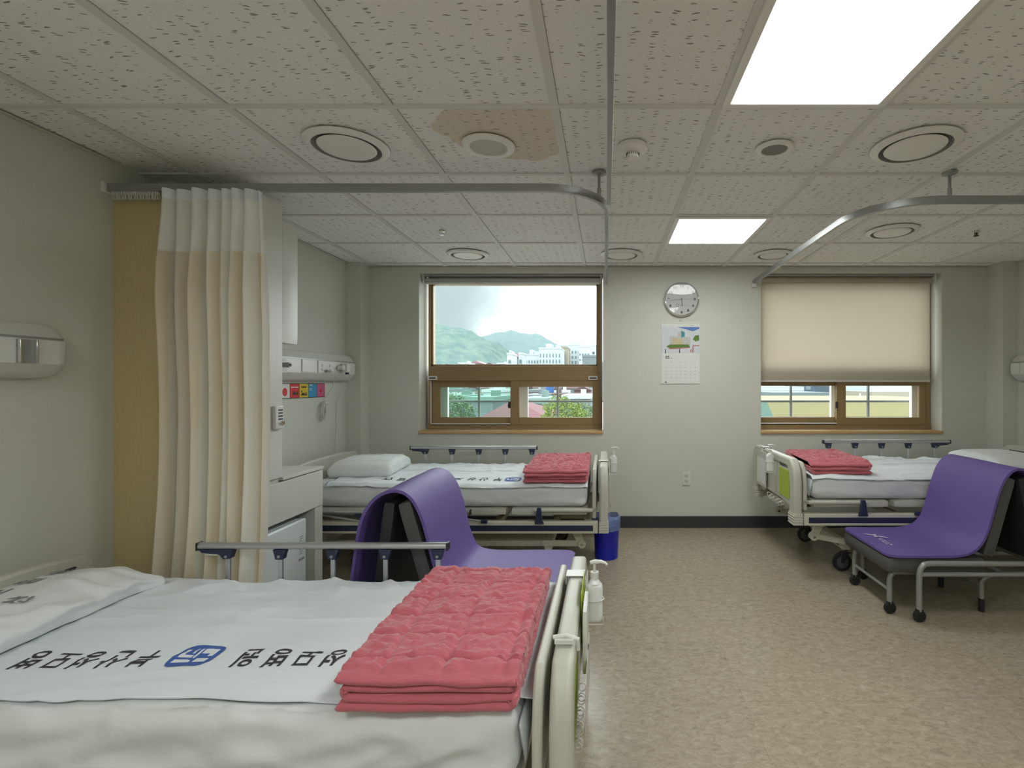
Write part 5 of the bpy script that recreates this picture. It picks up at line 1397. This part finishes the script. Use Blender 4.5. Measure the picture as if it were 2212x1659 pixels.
def building(u0, u1, vt, Y, m, label, cols_, rows_, wz=(.2, .9), winm='o_win', depth=14, zbase=None, roof=None, name='apartment_block', group=None, top_extra=0, cat='building', wfrac=.5, hfrac=.5):
    x0, _, zt = at(u0, vt, Y); x1 = at(u1, vt, Y)[0]
    zb_ = GZ if zbase is None else zbase
    r = thing(name, ((x0+x1)/2, Y+depth/2, zb_), label, cat, group)
    MB().box(x0, x1, Y, Y+depth, zb_, zt).build('body', m, r, flat=True)
    if top_extra:
        MB().box(x0+(x1-x0)*.3, x0+(x1-x0)*.55, Y+1, Y+depth*.6, zt, zt+top_extra).box(x0+(x1-x0)*.75, x0+(x1-x0)*.9, Y+1, Y+depth*.6, zt, zt+top_extra*.7).build('rooftop_block', m, r, flat=True)
    MB().box(x0-.08, x1+.08, Y-.1, Y+depth+.1, zt-.4, zt+.15).build('parapet', roof or m, r, flat=True)
    if cols_:
        zlow = max(zb_+1, 1.24-60*Y/F)
        zz0, zz1 = zlow, zt-(zt-zlow)*.08
        dx, dz = (x1-x0)/cols_, (zz1-zz0)/rows_
        w_ = MB().box(-dx*wfrac/2, dx*wfrac/2, -.05, 0, 0, dz*hfrac)
        first = None
        for i in range(cols_):
            for j in range(rows_):
                px, pz = x0+dx*(i+.5), zz0+dz*(j+.25)
                if first is None:
                    mb = MB(); mb.v = [(a+px, b_+Y, c_+pz) for a, b_, c_ in w_.v]; mb.f = w_.f
                    first = mb.build('window', winm, r, flat=True); fp = (px, pz)
                else:
                    c2 = first.copy(); COL.objects.link(c2); c2.parent = r; c2.location = (px-fp[0], 0, pz-fp[1])
    return r
building(1095, 1107, 764, 150, 'o_white', 'small white tower left of the red-topped tower, below the hills', 1, 7, top_extra=1, depth=8)
building(1107, 1127, 768, 168, 'o_grey', 'narrow grey tower with a red sign in the middle of the clear window', 1, 3, top_extra=.0, depth=6)
b_ = MB().box(*[at(1112, 0, 167.5)[0], at(1122, 0, 167.5)[0]], 167.5, 167.9, at(0, 772, 168)[2], at(0, 764, 168)[2]).build('red_rooftop_sign', 'signred', bpy.data.objects['apartment_block.001'], flat=True)
building(1120, 1129, 763, 159, 'o_white', 'slim white tower just right of the red sign', 1, 7, depth=8)
building(1134, 1164, 766, 190, 'o_white', 'mid-height white apartment block left of the large slabs', 5, 9, top_extra=1.8)
building(1164, 1212, 752, 175, 'o_white', 'broad white apartment slab with dark window columns', 7, 10, top_extra=1.5, wfrac=.35, hfrac=.62)
building(1212, 1226, 750, 191, 'o_cream', 'cream stair side of the apartment slabs', 1, 8, wfrac=.2)
building(1226, 1254, 744, 207, 'o_white', 'tall white apartment tower left of the window edge', 4, 12, top_extra=1.8, wfrac=.45)
building(1250, 1274, 748, 165, 'o_white', 'white apartment tower near the right edge of the clear window', 4, 11, top_extra=1.2, wfrac=.6, hfrac=.35)
building(1268, 1296, 746, 200, 'o_white', 'pale blue-white tower at the right edge of the clear window', 3, 12, winm='o_blue', top_extra=2)
building(1258, 1300, 769, 140, 'o_grey', 'low grey apartment block in front of the right towers', 6, 7, wfrac=.7, hfrac=.3)
# low houses and roofs seen through the lower panes and along the foot of the hill
rnd = random.Random(4)
k = 0
hm_ = ['o_white', 'o_cream', 'o_pink', 'o_grey', 'o_white']; rm_ = ['o_brown', 'o_green', 'o_white', 'o_pink', 'o_grey']
hl = {'o_white': 'white', 'o_cream': 'cream', 'o_pink': 'salmon', 'o_grey': 'grey'}
rl_ = {'o_brown': 'dark red', 'o_green': 'green', 'o_white': 'white', 'o_pink': 'pink', 'o_grey': 'grey'}
def house(u, w_, v, Y, a, c_, label, gable):
    x0, _, zt = at(u, v, Y); x1 = at(u+w_, v, Y)[0]
    r = thing('house', ((x0+x1)/2, Y+3, GZ), label, 'house', None if 'row' not in label else 'low houses of the town')
    MB().box(x0, x1, Y, Y+7, GZ, zt).build('wall', hm_[a], r, flat=True)
    if gable: MB().prism([(x0-.2, zt), (x1+.2, zt), ((x0+x1)/2, zt+(x1-x0)*.28)], 'y', Y-.3, Y+7.3).build('roof', rm_[c_], r, flat=True)
    else: MB().box(x0-.1, x1+.1, Y-.1, Y+7.1, zt, zt+.35).box(x0+(x1-x0)*.60, x0+(x1-x0)*.78, Y+3, Y+5, zt+.3, zt+.8).build('roof', rm_[c_], r, flat=True)
    n = max(2, int((x1-x0)/2.2))
    for i in range(n):
        xx = x0+(x1-x0)*(i+.5)/n
        for dz in (1.7, 4.4): MB().box(xx-.45, xx+.45, Y-.05, Y, zt-dz, zt-dz+.9).build('window', 'o_win', r, flat=True)
# (u, width, v of eaves, distance, wall, roof, gable, label)
for (u, w_, v, Y, a, c_, gb, lb) in (
    (940, 22, 792, 130, 1, 4, 0, 'cream house at the left foot of the hill'), (990, 18, 787, 110, 0, 2, 0, 'white house with flat roof at the foot of the hill'),
    (1016, 24, 786, 125, 2, 3, 1, 'pink roofed house at the foot of the hill'), (1048, 18, 789, 118, 0, 0, 1, 'white house with dark roof at the foot of the hill'),
    (1074, 16, 787, 131, 3, 2, 0, 'small grey house left of the towers'), (960, 26, 793, 100, 3, 1, 0, 'low green-roofed house at the left foot of the hill'),
    (925, 36, 842, 78, 3, 1, 0, 'green roofed house behind the left lower pane'), (968, 30, 846, 70, 0, 4, 0, 'white house behind the left lower pane'),
    (1000, 34, 840, 80, 1, 0, 1, 'cream house with dark red gable behind the left lower pane'), (1042, 40, 848, 58, 0, 2, 0, 'white flat house left of the sash lock'),
    (1086, 30, 843, 72, 3, 1, 0, 'grey house with green roof behind the middle post'), (1118, 32, 838, 80, 1, 0, 1, 'cream house at the left of the right lower pane'),
    (1140, 36, 848, 62, 2, 4, 0, 'salmon house in the right lower pane'), (1176, 30, 843, 74, 0, 0, 0, 'white house with dark roof edge in the right lower pane'),
    (1196, 26, 851, 60, 2, 2, 0, 'salmon house beside the blue water tank'), (1216, 32, 840, 82, 3, 3, 0, 'grey house with pink roof top in the right lower pane'),
    (1240, 36, 844, 68, 2, 0, 1, 'dark gabled salmon house above the trees'), (1264, 30, 838, 84, 0, 4, 0, 'white house at the right end of the lower pane'),
    (1130, 40, 862, 44, 0, 4, 0, 'long white warehouse roof behind the railing'), (1168, 46, 858, 52, 2, 0, 0, 'dark-edged salmon house behind the railing'),
    (1215, 60, 862, 46, 3, 2, 0, 'grey warehouse behind the bright green tree'), (940, 60, 864, 44, 3, 1, 0, 'green-roofed shed behind the left lower pane'),
    (1005, 60, 868, 38, 3, 1, 0, 'green painted flat roof beyond the red roof'), (1125, 55, 872, 34, 3, 1, 0, 'green-roofed annex behind the red roof')):
    house(u, w_, v, Y, a, c_, lb, gb)
x0 = at(1188, 0, 57)[0]; zt = at(0, 858, 53)[2]+.36
o = MB().cyl((x0, 57, zt), (x0, 57, zt+.9), .45, 16).build('water_tank', 'tankblue'); tag(o, 'small blue water tank on a salmon roof beyond the window', 'tank')
# pyramid roof in front
r = thing('pavilion', (at(1092, 0, 19)[0], 20.5, GZ), 'building with a dark red hipped roof below the clear window', 'building')
xa, xb, xm_ = at(1030, 0, 19)[0], at(1185, 0, 19)[0], at(1110, 0, 21)[0]
za, zpk = at(0, 905, 19)[2], at(0, 862, 21)[2]
MB().box(xa+.3, xb-.3, 19.3, 23.7, GZ, za).build('wall', 'o_cream', r, flat=True)
MB().add([(xa, 19, za), (xb, 19, za), (xb, 24, za), (xa, 24, za), (xm_, 21.3, zpk), (xm_, 21.8, zpk)], [(0, 1, 4), (1, 2, 5, 4), (2, 3, 5), (3, 0, 4, 5), (0, 3, 2, 1)]).build('hipped_roof', 'o_redroof', r, flat=True)
# trees
def tree(u, v, Y, R, m, label, sd):
    x, _, z = at(u, v, Y); rr = random.Random(sd)
    r = thing('tree', (x, Y, GZ), label, 'tree')
    MB().tube([(x, Y, GZ), (x+.1, Y, z-R), (x, Y, z)], [.16, .11, .04], 8).build('trunk', 'bark', r)
    mb = MB()
    for i in range(6500):
        # clusters of leaves around lumpy lobes
        a, e = rr.uniform(0, 2*PI), math.asin(rr.uniform(-.7, 1))
        q = Vector((math.cos(a)*math.cos(e), math.sin(a)*math.cos(e), math.sin(e)))
        rad = R*(.72+.34*noise.noise(q*2.6+Vector((sd, 0, 0)))+.16*rr.random())*rr.uniform(.75, 1)**.5
        p = Vector((x, Y, z-R*.25))+Vector((q.x*rad*1.1, q.y*rad, q.z*rad))
        s_ = R*.034*rr.uniform(.7, 1.5); d1 = Vector((rr.gauss(0, 1), rr.gauss(0, 1), rr.gauss(0, .6))).normalized(); d2 = d1.cross(Vector((rr.gauss(0, 1), rr.gauss(0, 1), rr.gauss(0, 1)))).normalized()
        mb.add([p-d1*s_, p+d2*s_*.6, p+d1*s_, p-d2*s_*.6], [(0, 1, 2, 3)])
    mb.build('foliage', m, r, flat=True, recalc=False)
tree(1218, 893, 13, .62, 'leaf', 'bright yellow-green tree in the right lower pane of the clear window', 3)
tree(1262, 896, 15, .50, 'leaf2', 'darker green tree right of the bright tree', 9)
tree(972, 884, 24, 1.15, 'leaf2', 'green tree behind the left lower pane', 14)
# buildings beyond the right window
building(1560, 2110, 874, 17, 'o_yellow', 'long pale yellow building behind the right window', 0, 0, depth=6, name='yellow_building', zbase=GZ)
building(1672, 1800, 852, 44, 'o_grey', 'grey ribbed building behind the railing of the right window', 9, 2, depth=8, wfrac=.7, hfrac=.3)
building(1590, 1735, 838, 64, 'o_white', 'white low building at the left of the right window', 4, 2, depth=8)
building(1735, 1800, 826, 78, 'o_blue', 'blue-grey glass building left of the sash lock', 3, 4, depth=8)
building(1820, 1872, 820, 60, 'o_blue', 'pale blue tower block in the right window', 3, 6, winm='o_white', depth=8, wfrac=.4)
building(1880, 2050, 836, 46, 'o_white', 'long white building with small windows in the right window', 7, 3, depth=8, hfrac=.25)
building(1885, 2060, 851, 36, 'o_cream', 'cream building with pink edge in the right window', 0, 0, depth=5)
o = MB().prism([(at(1640, 0, 14)[0], at(0, 868, 14)[2]), (at(1656, 0, 14)[0], at(0, 868, 14)[2]), (at(1669, 0, 14)[0], at(0, 896, 14)[2]), (at(1672, 0, 14)[0], -4), (at(1600, 0, 14)[0], -4), (at(1600, 0, 14)[0], at(0, 875, 14)[2])], 'y', 14, 15.2).build('scaffold_net', 'o_net')
tag(o, 'green netting structure at the left of the right window view', 'netting')
for i, (u, lb) in enumerate(((1858, 'thin antenna pole in the middle of the yellow roof'), (1724, 'short pipe on the yellow roof left of the lock'))):
    x, _, z = at(u, 874, 18.5)
    o = MB().cyl((x, 18.5, z-.3 if i else z-.3), (x, 18.5, z+(.14 if i else .4)), .03, 8).build('roof_pole', 'steel'); tag(o, lb, 'pole')
    yy = bpy.data.objects.get(o.name)
# balcony railing right outside the windows
for (xa, xb, us, lb) in ((-1.75, .1, (1035, 1205), 'white steel guard railing outside the left window'), (1.2, 3.05, (1708, 1875), 'white steel guard railing outside the right window')):
    r = thing('railing', ((xa+xb)/2, 4.9, .3), lb, 'railing')
    zr = at(0, 867.5, 4.9)[2]
    MB().box(xa, xb, 4.885, 4.915, zr-.011, zr+.011).box(xa, xb, 4.885, 4.915, .50, .53).build('rail', 'railw', r, bevel=.003)
    for u in us:
        x = at(u, 0, 4.9)[0]; MB().box(x-.010, x+.010, 4.888, 4.912, .3, 1.31).build('post', 'railw', r, bevel=.002)
    for x in (xa+.02, xb-.02): MB().box(x-.012, x+.012, 4.68, 4.90, zr-.012, zr+.012).build('wall_arm', 'railw', r, bevel=.002)
